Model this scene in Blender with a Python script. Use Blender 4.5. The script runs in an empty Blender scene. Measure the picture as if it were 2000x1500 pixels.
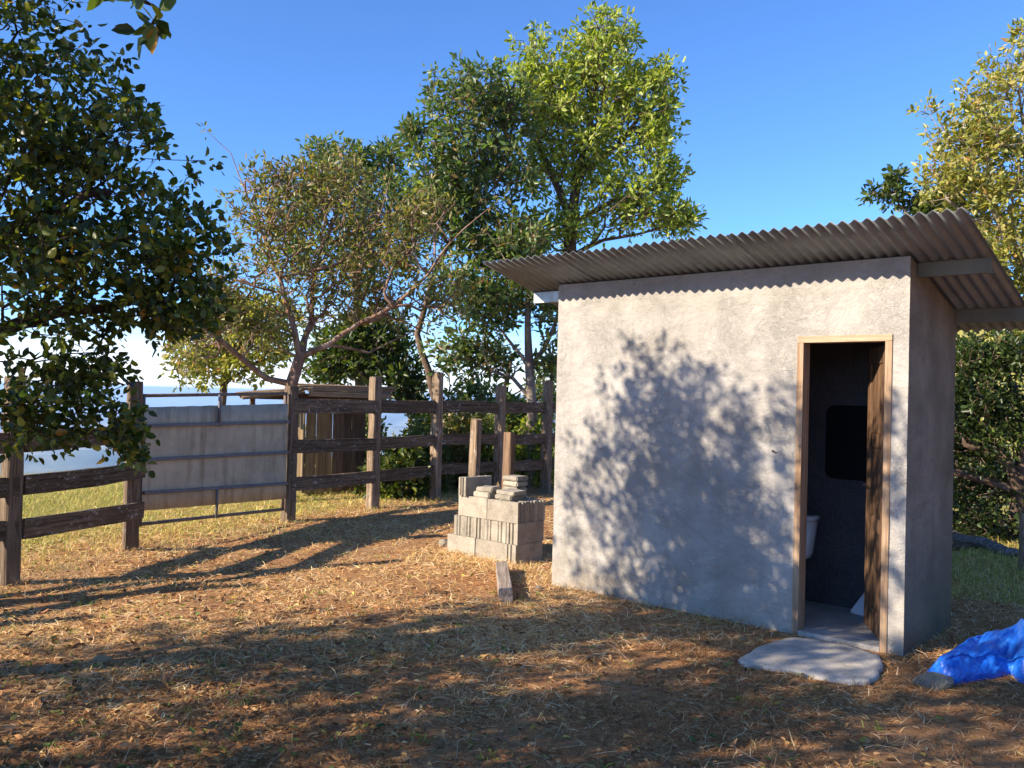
import bpy, bmesh, math, random
import numpy as np
from mathutils import Vector, Matrix, noise
random.seed(7)
RNG = np.random.default_rng(11)
sc = bpy.context.scene
COL = sc.collection

# ------------------------------------------------------------------ camera
FPX, PITCH, ROLL, EYE = 1729.0, 0.014, 0.025, 1.62
_r0 = Vector((1, 0, 0)); _f = Vector((0, math.cos(PITCH), math.sin(PITCH))); _u0 = _r0.cross(_f)
_R = math.cos(ROLL) * _r0 + math.sin(ROLL) * _u0
_U = -math.sin(ROLL) * _r0 + math.cos(ROLL) * _u0
cd = bpy.data.cameras.new('camera'); cam = bpy.data.objects.new('camera', cd); COL.objects.link(cam)
cd.sensor_width = 36; cd.lens = FPX / 2000 * 36; cd.clip_start = 0.05; cd.clip_end = 90000
_m = Matrix((( _R.x, _U.x, -_f.x, 0), (_R.y, _U.y, -_f.y, 0), (_R.z, _U.z, -_f.z, EYE), (0, 0, 0, 1)))
cam.matrix_world = _m
sc.camera = cam

def ray(px, py):
    return _R * ((px - 1000) / FPX) - _U * ((py - 750) / FPX) + _f
def at(px, py, Y):
    d = ray(px, py); return Vector((0, 0, EYE)) + d * (Y / d.y)
def gp(px, py, z=0.0):
    d = ray(px, py); return Vector((0, 0, EYE)) + d * ((z - EYE) / d.z)

# ------------------------------------------------------------------ sky and sun
SUN_EL = math.radians(27.2); SUN_AZ = (-0.90, -0.436)
S = Vector((SUN_AZ[0] * math.cos(SUN_EL), SUN_AZ[1] * math.cos(SUN_EL), math.sin(SUN_EL))).normalized()
w = bpy.data.worlds.new('World'); sc.world = w; w.use_nodes = True
nt = w.node_tree; nt.nodes.clear()
sky = nt.nodes.new('ShaderNodeTexSky'); sky.sky_type = 'NISHITA'; sky.sun_disc = False
sky.sun_elevation = SUN_EL; sky.sun_rotation = math.atan2(S.x, S.y)
sky.altitude = 600; sky.air_density = 0.82; sky.dust_density = 0.15; sky.ozone_density = 9.5
bg = nt.nodes.new('ShaderNodeBackground'); bg.inputs[1].default_value = 0.142
wo = nt.nodes.new('ShaderNodeOutputWorld')
wc = nt.nodes.new('ShaderNodeTexCoord'); wsx = nt.nodes.new('ShaderNodeSeparateXYZ'); nt.links.new(wc.outputs['Generated'], wsx.inputs[0])
wmp = nt.nodes.new('ShaderNodeMapping'); wmp.inputs['Scale'].default_value = (2.2, 2.2, 9.0); wmp.inputs['Location'].default_value = (.35, .2, .0); nt.links.new(wc.outputs['Generated'], wmp.inputs[0])
wn = nt.nodes.new('ShaderNodeTexNoise'); wn.inputs['Scale'].default_value = 1.6; wn.inputs['Detail'].default_value = 6; wn.inputs['Roughness'].default_value = .6; nt.links.new(wmp.outputs[0], wn.inputs['Vector'])
wel = nt.nodes.new('ShaderNodeMapRange'); wel.inputs['From Min'].default_value = .005; wel.inputs['From Max'].default_value = .135; wel.inputs['To Min'].default_value = .42; wel.inputs['To Max'].default_value = -.35; nt.links.new(wsx.outputs['Z'], wel.inputs[0])
wad = nt.nodes.new('ShaderNodeMath'); wad.operation = 'ADD'; nt.links.new(wn.outputs['Fac'], wad.inputs[0]); nt.links.new(wel.outputs[0], wad.inputs[1])
wma = nt.nodes.new('ShaderNodeMapRange'); wma.inputs['From Min'].default_value = .45; wma.inputs['From Max'].default_value = .85; wma.inputs['To Max'].default_value = .85; nt.links.new(wad.outputs[0], wma.inputs[0])
wmx = nt.nodes.new('ShaderNodeMixRGB'); nt.links.new(wma.outputs[0], wmx.inputs[0]); nt.links.new(sky.outputs[0], wmx.inputs[1]); wmx.inputs[2].default_value = (5.2, 5.3, 5.5, 1)   # thin cloud bank low over the valley, all round
nt.links.new(wmx.outputs[0], bg.inputs[0]); nt.links.new(bg.outputs[0], wo.inputs[0])
ld = bpy.data.lights.new('sun', 'SUN'); ld.energy = 5.0; ld.angle = math.radians(0.55); ld.color = (1.0, 0.86, 0.69)
sun = bpy.data.objects.new('sun', ld); COL.objects.link(sun)
sun.rotation_euler = (-S).to_track_quat('-Z', 'Y').to_euler()
sc.view_settings.view_transform = 'Standard'; sc.view_settings.look = 'None'
sc.view_settings.exposure = 1.08; sc.view_settings.gamma = 1.0
sc.cycles.max_bounces = 8; sc.cycles.diffuse_bounces = 4; sc.cycles.glossy_bounces = 3
sc.cycles.transmission_bounces = 5; sc.cycles.volume_bounces = 1; sc.cycles.transparent_max_bounces = 6
sc.cycles.use_denoising = True

# ------------------------------------------------------------------ helpers
def tag(o, label=None, cat=None, group=None, kind=None):
    if label: o['label'] = label
    if cat: o['category'] = cat
    if group: o['group'] = group
    if kind: o['kind'] = kind
    return o
def empty(name, loc=(0, 0, 0), rz=0.0):
    o = bpy.data.objects.new(name, None); COL.objects.link(o); o.location = loc; o.rotation_euler = (0, 0, rz)
    o.empty_display_size = .1
    return o
def link(name, me, mat=None, parent=None):
    o = bpy.data.objects.new(name, me); COL.objects.link(o)
    if mat is not None and not me.materials: me.materials.append(mat)
    if parent is not None: o.parent = parent
    return o
class MB:
    def __init__(s): s.v = []; s.f = []
    def add(s, vs, fs):
        b = len(s.v); s.v += [tuple(x) for x in vs]; s.f += [tuple(i + b for i in f) for f in fs]
    def box(s, x0, x1, y0, y1, z0, z1):
        s.add([(x0,y0,z0),(x1,y0,z0),(x1,y1,z0),(x0,y1,z0),(x0,y0,z1),(x1,y0,z1),(x1,y1,z1),(x0,y1,z1)],
              [(0,3,2,1),(4,5,6,7),(0,1,5,4),(1,2,6,5),(2,3,7,6),(3,0,4,7)])
    def tube(s, pts, rs, n=6, cap=True):
        pts = [Vector(p) for p in pts]; b = len(s.v); k = len(pts)
        up = None
        for i, p in enumerate(pts):
            t = (pts[min(i+1, k-1)] - pts[max(i-1, 0)])
            t = t.normalized() if t.length > 1e-9 else Vector((0,0,1))
            if up is None: up = Vector((1,0,0)) if abs(t.x) < .8 else Vector((0,1,0))
            a = (up - t * up.dot(t)).normalized(); c = t.cross(a); up = a
            for j in range(n):
                q = p + (a * math.cos(2*math.pi*j/n) + c * math.sin(2*math.pi*j/n)) * rs[i]
                s.v.append((q.x, q.y, q.z))
        for i in range(k-1):
            for j in range(n):
                j2 = (j+1) % n
                s.f.append((b+i*n+j, b+i*n+j2, b+(i+1)*n+j2, b+(i+1)*n+j))
        if cap:
            s.f.append(tuple(b+j for j in range(n))[::-1]); s.f.append(tuple(b+(k-1)*n+j for j in range(n)))
    def mesh(s, name, smooth=False):
        me = bpy.data.meshes.new(name); me.from_pydata(s.v, [], s.f); me.update()
        if smooth: me.polygons.foreach_set('use_smooth', [True]*len(me.polygons))
        return me
    def build(s, name, mat, parent=None, smooth=False, bevel=0):
        o = link(name, s.mesh(name, smooth), mat, parent)
        if bevel:
            m = o.modifiers.new('bevel', 'BEVEL'); m.width = bevel; m.segments = 2; m.limit_method = 'ANGLE'
        return o
def npmesh(name, verts, quads, cols=None, smooth=False):
    verts = np.asarray(verts, np.float32); quads = np.asarray(quads, np.int32)
    k = quads.shape[1]
    me = bpy.data.meshes.new(name); me.vertices.add(len(verts)); me.vertices.foreach_set('co', verts.ravel())
    me.loops.add(quads.size); me.loops.foreach_set('vertex_index', quads.ravel())
    me.polygons.add(len(quads)); me.polygons.foreach_set('loop_start', np.arange(0, quads.size, k, dtype=np.int32))
    me.polygons.foreach_set('loop_total', np.full(len(quads), k, np.int32))
    if smooth: me.polygons.foreach_set('use_smooth', np.ones(len(quads), bool))
    me.update(calc_edges=True)
    if cols is not None:
        a = me.color_attributes.new('col', 'FLOAT_COLOR', 'POINT')
        c = np.ones((len(verts), 4), np.float32); c[:, :3] = cols; a.data.foreach_set('color', c.ravel())
    return me
def fbm(x, y, z=0.0, o=4):
    return noise.fractal(Vector((x, y, z)), 1.0, 2.0, o)

# ------------------------------------------------------------------ materials
class NT:
    def __init__(s, name):
        s.m = bpy.data.materials.new(name); s.m.use_nodes = True; s.t = s.m.node_tree; s.t.nodes.clear()
        s.out = s.n('OutputMaterial'); s.co = s.n('TexCoord')
    def n(s, ty, **kw):
        x = s.t.nodes.new('ShaderNode' + ty)
        for k, v in kw.items():
            if k.startswith('i_'):
                key = k[2:]; key = int(key) if key.isdigit() else key.replace('_', ' ')
                x.inputs[key].default_value = v
            else: setattr(x, k, v)
        return x
    def l(s, a, b): s.t.links.new(a, b)
    def map(s, scale=(1,1,1), src='Object', rot=(0,0,0)):
        mp = s.n('Mapping'); mp.inputs['Scale'].default_value = scale; mp.inputs['Rotation'].default_value = rot
        s.l(s.co.outputs[src], mp.inputs['Vector']); return mp.outputs[0]
    def noise(s, vec, scale, detail=5, rough=.6, dist=0):
        x = s.n('TexNoise'); x.inputs['Scale'].default_value = scale; x.inputs['Detail'].default_value = detail
        x.inputs['Roughness'].default_value = rough; x.inputs['Distortion'].default_value = dist
        if vec is not None: s.l(vec, x.inputs['Vector'])
        return x.outputs['Fac']
    def ramp(s, fac, stops):
        r = s.n('ValToRGB'); e = r.color_ramp.elements
        while len(e) < len(stops): e.new(.5)
        for el, (p, c) in zip(e, stops): el.position = p; el.color = (*c, 1) if len(c) == 3 else c
        s.l(fac, r.inputs[0]); return r.outputs[0]
    def mix(s, fac, a, b, mode='MIX'):
        x = s.n('MixRGB', blend_type=mode)
        for sock, val in ((x.inputs[0], fac), (x.inputs[1], a), (x.inputs[2], b)):
            if isinstance(val, (int, float)): sock.default_value = val
            elif isinstance(val, tuple): sock.default_value = (*val, 1)
            else: s.l(val, sock)
        return x.outputs[0]
    def bump(s, h, strength, dist, prev=None):
        b = s.n('Bump'); b.inputs['Strength'].default_value = strength; b.inputs['Distance'].default_value = dist
        s.l(h, b.inputs['Height'])
        if prev is not None: s.l(prev, b.inputs['Normal'])
        return b.outputs[0]
    def pbr(s, col, rough=.8, metal=0.0, normal=None, spec=.4):
        p = s.n('BsdfPrincipled')
        for key, val in (('Base Color', col), ('Roughness', rough), ('Metallic', metal), ('Specular IOR Level', spec)):
            if isinstance(val, tuple): p.inputs[key].default_value = (*val, 1)
            elif isinstance(val, (int, float)): p.inputs[key].default_value = val
            else: s.l(val, p.inputs[key])
        if normal is not None: s.l(normal, p.inputs['Normal'])
        s.l(p.outputs[0], s.out.inputs[0]); return p

def mat_plaster(name, lo, mid, hi, dark=0.0):
    g = NT(name); v = g.map(); 
    big = g.noise(v, 1.6, 6, .62, .6)
    c = g.ramp(big, [(.32, lo), (.5, mid), (.66, hi)])
    sw = g.noise(g.map((1.2, 1.2, 2.6), rot=(0, .6, .3)), 2.3, 7, .7, 1.6)
    c = g.mix(g.ramp(sw, [(.5, (0,0,0)), (.56, (.55,.55,.55)), (.62, (0,0,0))]), c, tuple(x*.8 for x in mid))
    sep = g.n('SeparateXYZ'); g.l(g.co.outputs['Object'], sep.inputs[0])
    damp = g.n('MapRange'); damp.inputs['From Min'].default_value = 0.0; damp.inputs['From Max'].default_value = .55
    damp.inputs['To Min'].default_value = .6; damp.inputs['To Max'].default_value = 0
    g.l(sep.outputs['Z'], damp.inputs[0])
    dn = g.n('Math', operation='MULTIPLY'); g.l(damp.outputs[0], dn.inputs[0]); g.l(g.ramp(g.noise(v, 5, 6, .7), [(.35,(0,0,0)),(.65,(1,1,1))]), dn.inputs[1])
    c = g.mix(dn.outputs[0], c, tuple(x*.7*y for x, y in zip(mid, (1.05, .86, .60))))
    st = g.noise(g.map((9, 9, .7)), 1.3, 5, .6)
    c = g.mix(g.ramp(st, [(.55, (0,0,0)), (.8, (.28+dark,)*3)]), c, tuple(x*.5 for x in mid))
    speck = g.noise(v, 160, 2, .5)
    c = g.mix(.16, c, g.ramp(speck, [(.3, (.25,.25,.25)), (.7, (1,1,1))]), 'MULTIPLY')
    tr = g.n('TexWave', wave_type='BANDS'); tr.inputs['Scale'].default_value = 34; tr.inputs['Distortion'].default_value = 22
    tr.inputs['Detail'].default_value = 3; tr.inputs['Detail Scale'].default_value = .55
    g.l(g.map((1, 1, 1), rot=(.5, .8, .4)), tr.inputs['Vector'])
    trm = g.n('Math', operation='MULTIPLY'); g.l(tr.outputs['Fac'], trm.inputs[0])
    g.l(g.ramp(g.noise(v, 2.6, 4, .6), [(.42, (0,0,0)), (.6, (1,1,1))]), trm.inputs[1])
    b = g.bump(g.noise(v, 3.2, 5, .6, 1), .55, .05)
    b = g.bump(trm.outputs[0], .6, .008, b)
    b = g.bump(g.noise(g.map((1, 1, 1.8), rot=(.2, .5, .3)), 13, 7, .72, 1.2), .5, .016, b)
    b = g.bump(g.noise(v, 60, 6, .7), .5, .010, b)
    g.pbr(c, .92, 0, b, .2); return g.m
def mat_concrete(name, col, scale=1.0, rough=.95):
    g = NT(name); v = g.map(); info = g.n('ObjectInfo')
    ad = g.n('VectorMath', operation='ADD'); g.l(v, ad.inputs[0]); g.l(info.outputs['Location'], ad.inputs[1]); v = ad.outputs[0]
    c = g.ramp(g.noise(v, 7*scale, 6, .65), [(.3, tuple(x*.68 for x in col)), (.5, col), (.72, tuple(min(1,x*1.2) for x in col))])
    c = g.mix(.5, c, g.ramp(g.noise(v, 170*scale, 3, .6), [(.35, (.35,.33,.3)), (.6, (1,1,1))]), 'MULTIPLY')
    hv = g.n('HueSaturation'); g.l(c, hv.inputs['Color'])
    mr = g.n('MapRange'); mr.inputs['To Min'].default_value = .82; mr.inputs['To Max'].default_value = 1.12
    g.l(info.outputs['Random'], mr.inputs[0]); g.l(mr.outputs[0], hv.inputs['Value'])
    b = g.bump(g.noise(v, 110*scale, 4, .7), .6, .008)
    b = g.bump(g.noise(v, 14*scale, 4, .6), .4, .02, b)
    g.pbr(hv.outputs[0], rough, 0, b, .15); return g.m
def mat_wood(name, dark, light, lichen=0.0, scale=1.0, axis='X', rough=.85, rnd=.25):
    g = NT(name); info = g.n('ObjectInfo')
    st = {'X': (1.2, 26, 26), 'Z': (26, 26, 1.2)}[axis]
    mp = g.n('Mapping'); mp.inputs['Scale'].default_value = tuple(x*scale for x in st)
    ad = g.n('VectorMath', operation='ADD'); g.l(g.co.outputs['Object'], ad.inputs[0])
    cm = g.n('VectorMath', operation='SCALE'); g.l(info.outputs['Location'], cm.inputs[0]); cm.inputs['Scale'].default_value = 3.7
    g.l(cm.outputs[0], ad.inputs[1]); g.l(ad.outputs[0], mp.inputs[0]); v = mp.outputs[0]
    gr = g.noise(v, 1.6, 8, .68, .35)
    mid = tuple((a+b)/2 for a, b in zip(dark, light))
    c = g.ramp(gr, [(.3, tuple(x*.55 for x in dark)), (.43, dark), (.55, mid), (.72, light)])
    iso = ad.outputs[0]
    c = g.mix(g.ramp(g.noise(iso, 3.5, 4, .6), [(.4,(0,0,0)),(.7,(.6,.6,.6))]), c, tuple(x*.6 for x in mid))
    if lichen:
        mp2 = g.n('Mapping'); mp2.inputs['Scale'].default_value = (10, 22, 22) if axis == 'X' else (22, 22, 8); g.l(iso, mp2.inputs[0])
        li = g.noise(mp2.outputs[0], 1.5, 7, .75)
        msk = g.noise(iso, 4.5, 3, .5)
        lm = g.n('Math', operation='MULTIPLY'); g.l(g.ramp(li, [(.54,(0,0,0)),(.66,(1,1,1))]), lm.inputs[0]); g.l(g.ramp(msk, [(.40,(0,0,0)),(.62,(lichen,)*3)]), lm.inputs[1])
        c = g.mix(lm.outputs[0], c, (.52, .49, .44))
    hv = g.n('HueSaturation'); g.l(c, hv.inputs['Color'])
    mr = g.n('MapRange'); mr.inputs['To Min'].default_value = 1-rnd; mr.inputs['To Max'].default_value = 1+rnd
    g.l(info.outputs['Random'], mr.inputs[0]); g.l(mr.outputs[0], hv.inputs['Value'])
    b = g.bump(gr, .8, .012); b = g.bump(g.noise(iso, 60, 4, .7), .3, .006, b)
    g.pbr(hv.outputs[0], rough, 0, b, .2); return g.m
def mat_metal(name, col, rough=.55, metal=.35, stain=.5, streak=(8, 8, .8)):
    g = NT(name); v = g.map()
    c = g.ramp(g.noise(v, 3.2, 6, .6), [(.3, tuple(x*.72 for x in col)), (.55, col), (.75, tuple(min(1,x*1.2) for x in col))])
    s2 = g.noise(g.map(streak), 1.4, 6, .65)
    c = g.mix(g.ramp(s2, [(.5,(0,0,0)),(.75,(stain,)*3)]), c, (col[0]*.5, col[1]*.44, col[2]*.36))
    ru = g.noise(v, 9, 6, .7)
    c = g.mix(g.ramp(ru, [(.66,(0,0,0)),(.76,(stain,)*3)]), c, (.16, .085, .045))
    g.pbr(c, g.ramp(g.noise(v, 12, 4, .6), [(.3,(rough-.1,)*3),(.7,(min(1,rough+.2),)*3)]), metal, g.bump(g.noise(v, 30, 4, .6), .2, .004), .4); return g.m
def mat_leaf(name, trans=.35, gloss=.42, tint=(1,1,1), spec=.45):
    g = NT(name); at_ = g.n('Attribute', attribute_name='col')
    c = g.mix(1.0, at_.outputs['Color'], tint, 'MULTIPLY')
    p = g.n('BsdfPrincipled'); g.l(c, p.inputs['Base Color']); p.inputs['Roughness'].default_value = gloss; p.inputs['Specular IOR Level'].default_value = spec
    t = g.n('BsdfTranslucent'); g.l(g.mix(1.0, c, (1.5, 1.6, .55), 'MULTIPLY'), t.inputs[0])
    mx = g.n('MixShader'); mx.inputs[0].default_value = trans
    g.l(p.outputs[0], mx.inputs[1]); g.l(t.outputs[0], mx.inputs[2]); g.l(mx.outputs[0], g.out.inputs[0]); return g.m
def mat_straw(name, trans=.15):
    g = NT(name); at_ = g.n('Attribute', attribute_name='col')
    d = g.n('BsdfDiffuse'); g.l(at_.outputs['Color'], d.inputs[0])
    t = g.n('BsdfTranslucent'); g.l(at_.outputs['Color'], t.inputs[0])
    mx = g.n('MixShader'); mx.inputs[0].default_value = trans
    g.l(d.outputs[0], mx.inputs[1]); g.l(t.outputs[0], mx.inputs[2]); g.l(mx.outputs[0], g.out.inputs[0]); return g.m
def mat_bark(name, a, b, scale=1.0):
    g = NT(name); v = g.map((1, 1, .45))
    c = g.ramp(g.noise(v, 9*scale, 7, .7), [(.3, tuple(x*.6 for x in a)), (.48, a), (.68, b)])
    g.pbr(c, .9, 0, g.bump(g.noise(v, 30*scale, 6, .7), .6, .02), .15); return g.m

M = {}
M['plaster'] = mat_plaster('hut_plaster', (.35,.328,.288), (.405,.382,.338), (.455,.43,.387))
M['plaster_side'] = mat_plaster('hut_side_plaster', (.16,.135,.090), (.215,.182,.125), (.27,.23,.165), .25)  # darker than the front plaster: stain, and side shade put into the colour
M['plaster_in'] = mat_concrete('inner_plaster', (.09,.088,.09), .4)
M['floor'] = mat_concrete('floor_concrete', (.36,.34,.31), .5)
M['slab'] = mat_concrete('slab_concrete', (.56,.51,.43), .8)
M['block'] = mat_concrete('block_concrete', (.40,.36,.285))
M['roof'] = mat_metal('roof_sheet_metal', (.215,.24,.255), .5, .3, .25, (.6, 8, .8))
M['purlin'] = mat_metal('purlin_steel', (.52,.53,.50), .45, .4, .15)
M['purlin_shaded'] = mat_metal('purlin_steel_shaded', (.15,.135,.092), .6, .1, .25)  # dark copy of purlin_steel, shade of the right overhang put into the colour
M['gate_sheet'] = mat_metal('gate_sheet_metal', (.45,.395,.285), .6, .1, .95, (7, 7, .9))
M['gate_bar'] = mat_metal('gate_bar_steel', (.16,.165,.18), .6, .3, .5)
M['gate_pipe'] = mat_metal('gate_pipe_steel', (.20,.16,.13), .7, .3, .9)
M['fence'] = mat_wood('fence_rail_wood', (.072,.049,.028), (.22,.155,.095), .9, 1, 'X')
M['post'] = mat_wood('fence_post_wood', (.125,.085,.050), (.38,.28,.185), .7, 1, 'Z')
M['fresh_post'] = mat_wood('fresh_post_wood', (.15,.09,.052), (.34,.225,.14), .1, 1, 'Z')
M['board'] = mat_wood('loose_board_wood', (.17,.13,.10), (.40,.33,.26), .3, 1, 'X')
M['frame'] = mat_wood('door_frame_wood', (.30,.185,.105), (.52,.39,.26), 0, .8, 'Z', .7, .08)
M['frame_head'] = mat_wood('door_head_wood', (.36,.25,.15), (.52,.40,.27), 0, .8, 'X', .7, .05)
M['door'] = mat_wood('door_wood', (.10,.055,.03), (.25,.15,.085), 0, .7, 'Z', .6, .1)
M['shed_gold'] = mat_wood('shed_plank_pale', (.17,.115,.058), (.33,.235,.125), .1, 1, 'Z')
M['shed_brown'] = mat_wood('shed_plank_brown', (.085,.055,.033), (.20,.135,.085), .1, 1, 'Z')
M['shed_roof'] = mat_wood('shed_roof_wood', (.20,.13,.075), (.42,.30,.18), .2, 1, 'X')
M['leaf'] = mat_leaf('leaf', .42, .38)
M['leaf_dark'] = mat_leaf('leaf_thick', .40, .34)
M['straw'] = mat_straw('dry_straw', .30)
M['litter'] = mat_straw('leaf_litter', .1)
M['grass'] = mat_straw('green_grass', .3)
M['bark_dark'] = mat_bark('bark_dark', (.055,.042,.032), (.12,.095,.075))
M['bark_red'] = mat_bark('bark_red', (.21,.125,.085), (.40,.29,.22), .7)
M['bark_pale'] = mat_bark('bark_pale', (.22,.175,.135), (.42,.36,.29), .7)
M['bark_brown'] = mat_bark('bark_brown', (.12,.08,.055), (.24,.175,.13))
g = NT('white_ceramic'); g.pbr((.74,.74,.72), .18, 0, None, .5); M['ceramic'] = g.m
g = NT('white_plastic'); g.pbr((.72,.73,.74), .4, 0, None, .4); M['plastic'] = g.m
g = NT('label_blue'); g.pbr((.03,.05,.28), .5); M['label'] = g.m
g = NT('mirror_dark_reflection'); g.pbr((.010,.010,.011), .25, 0, None, .15); M['mirror'] = g.m  # black base stands in for the dark room reflected in the glass
g = NT('iron'); g.pbr((.05,.042,.04), .6, .5); M['iron'] = g.m
g = NT('tarp_blue'); v = g.map()
c = g.ramp(g.noise(v, 7, 6, .65), [(.3, (.003,.050,.32)), (.5, (.006,.10,.50)), (.64, (.02,.18,.62)), (.8, (.10,.28,.62))])
c = g.mix(g.ramp(g.noise(v, 24, 6, .75), [(.58, (0,0,0)), (.75, (.35,.35,.35))]), c, (.30,.27,.22))
wv = g.n('TexChecker'); wv.inputs['Scale'].default_value = 380; g.l(v, wv.inputs[0])
g.pbr(c, .42, 0, g.bump(wv.outputs['Fac'], .05, .001, g.bump(g.noise(v, 26, 5, .6, .8), .35, .012)), .5); M['tarp'] = g.m
M['rock'] = mat_concrete('rock_stone', (.27,.235,.175), .6); M['rock_tan'] = mat_concrete('tan_stone', (.36,.24,.13), .8)
M['log'] = mat_wood('old_log_wood', (.10,.085,.075), (.30,.26,.23), .4, .7, 'X')

# ground material: red brown earth with dry straw, going over to green grass beyond the fence
g = NT('earth'); v = g.map()
n1 = g.noise(v, 1.1, 6, .6); n2 = g.noise(v, 22, 8, .75); n3 = g.noise(v, 90, 4, .7)
soil = g.ramp(n2, [(.3, (.15,.060,.024)), (.48, (.36,.163,.066)), (.62, (.54,.295,.125)), (.78, (.69,.45,.22))])
soil = g.mix(g.ramp(n1, [(.35,(0,0,0)),(.68,(.65,.65,.65))]), soil, g.ramp(n3, [(.3,(.24,.14,.07)),(.7,(.55,.37,.19))]))
gra = g.ramp(n2, [(.3, (.12,.12,.03)), (.5, (.32,.29,.075)), (.72, (.56,.46,.16))])
sep = g.n('SeparateXYZ'); g.l(g.co.outputs['Object'], sep.inputs[0])
lin = g.n('Math', operation='MULTIPLY'); g.l(sep.outputs['X'], lin.inputs[0]); lin.inputs[1].default_value = -.870
lin2 = g.n('Math', operation='MULTIPLY_ADD'); g.l(sep.outputs['Y'], lin2.inputs[0]); lin2.inputs[1].default_value = .492; g.l(lin.outputs[0], lin2.inputs[2])
nz = g.n('Math', operation='MULTIPLY_ADD'); g.l(n1, nz.inputs[0]); nz.inputs[1].default_value = 3.0; g.l(lin2.outputs[0], nz.inputs[2])
mrg = g.n('MapRange'); mrg.inputs['From Min'].default_value = 9.0; mrg.inputs['From Max'].default_value = 10.4; g.l(nz.outputs[0], mrg.inputs[0])
mrr = g.n('MapRange'); mrr.inputs['From Min'].default_value = 8.5; mrr.inputs['From Max'].default_value = 11; g.l(sep.outputs['Y'], mrr.inputs[0])
mrx = g.n('MapRange'); mrx.inputs['From Min'].default_value = 3.5; mrx.inputs['From Max'].default_value = 5; g.l(sep.outputs['X'], mrx.inputs[0])
mm = g.n('Math', operation='MULTIPLY'); g.l(mrr.outputs[0], mm.inputs[0]); g.l(mrx.outputs[0], mm.inputs[1])
mxx = g.n('Math', operation='MAXIMUM'); g.l(mrg.outputs[0], mxx.inputs[0]); g.l(mm.outputs[0], mxx.inputs[1])
c = g.mix(mxx.outputs[0], soil, gra)
far = g.n('MapRange'); far.inputs['From Min'].default_value = -12; far.inputs['From Max'].default_value = -60; g.l(sep.outputs['Z'], far.inputs[0])
fn = g.ramp(g.noise(v, .0016, 8, .65), [(.35, (.02,.03,.012)), (.47, (.09,.10,.04)), (.58, (.34,.30,.16)), (.72,(.03,.045,.02))])
c = g.mix(far.outputs[0], c, fn)
b = g.bump(n2, .7, .05); b = g.bump(n3, .5, .02, b)
g.pbr(c, .95, 0, b, .1); M['earth'] = g.m

# ------------------------------------------------------------------ ground, one sheet out to the horizon
FENCE_N = np.array([-.870, .492])
def gz_arr(x, y):
    d = (x + 4.6) * FENCE_N[0] + (y - 6) * FENCE_N[1]
    r = np.hypot(x, y)
    d0 = np.clip(7.0 - .25*(x + 6), 4.0, 7.5)
    e = np.maximum(d - d0, 0)
    drop = np.where(e < 10, .030*e*e, 3.0 + .6*(e - 10))
    z = -520*(1 - np.exp(-drop/520))
    q = np.clip((x - 7)/25, 0, 1)*np.clip((y - 12)/40, 0, 1)
    z = z + 7.5*q*q*(3 - 2*q) * np.exp(-np.maximum(r-200, 0)/400)
    return z
def gz_noise(x, y):
    n = .035*fbm(x*.55, y*.55, 1.3, 3) + .012*fbm(x*3.1, y*3.1, 4.0, 3)
    k = min(1.0, max(0.0, ((x-1.6)**2 + (y-6.9)**2)**.5 - 1.6)/1.2)       # calm next to the hut
    n *= .3 + .7*k
    r = math.hypot(x, y)
    if r > 500:
        t = min(1, (r-500)/4000); t2 = min(1, max(0, (r-7000)/9000)); n += t*(300*(1-abs(fbm(x*.00030, y*.00030, 7.7, 6))*1.6)**2 - 40) + t2*380*(.5+fbm(x*.00010, y*.00010, 2.7, 5))
    return n
def gz(x, y):
    return float(gz_arr(np.array(float(x)), np.array(float(y)))) + gz_noise(x, y)
NG = 165
t = np.linspace(-1, 1, 2*NG+1); kk = math.asinh(40000/1.5)
gx = 1.5*np.sinh(kk*t); gy = gx + 6.5
X, Y = np.meshgrid(gx, gy, indexing='ij')
Z = gz_arr(X, Y) + np.array([[gz_noise(a, b_) for b_ in gy] for a in gx])
nn = 2*NG+1
idx = np.arange(nn*nn).reshape(nn, nn)
q = np.stack([idx[:-1,:-1], idx[1:,:-1], idx[1:,1:], idx[:-1,1:]], -1).reshape(-1, 4)
ground = link('ground', npmesh('ground', np.stack([X, Y, Z], -1).reshape(-1, 3), q, smooth=True), M['earth']); tag(ground, kind='structure')

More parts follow.
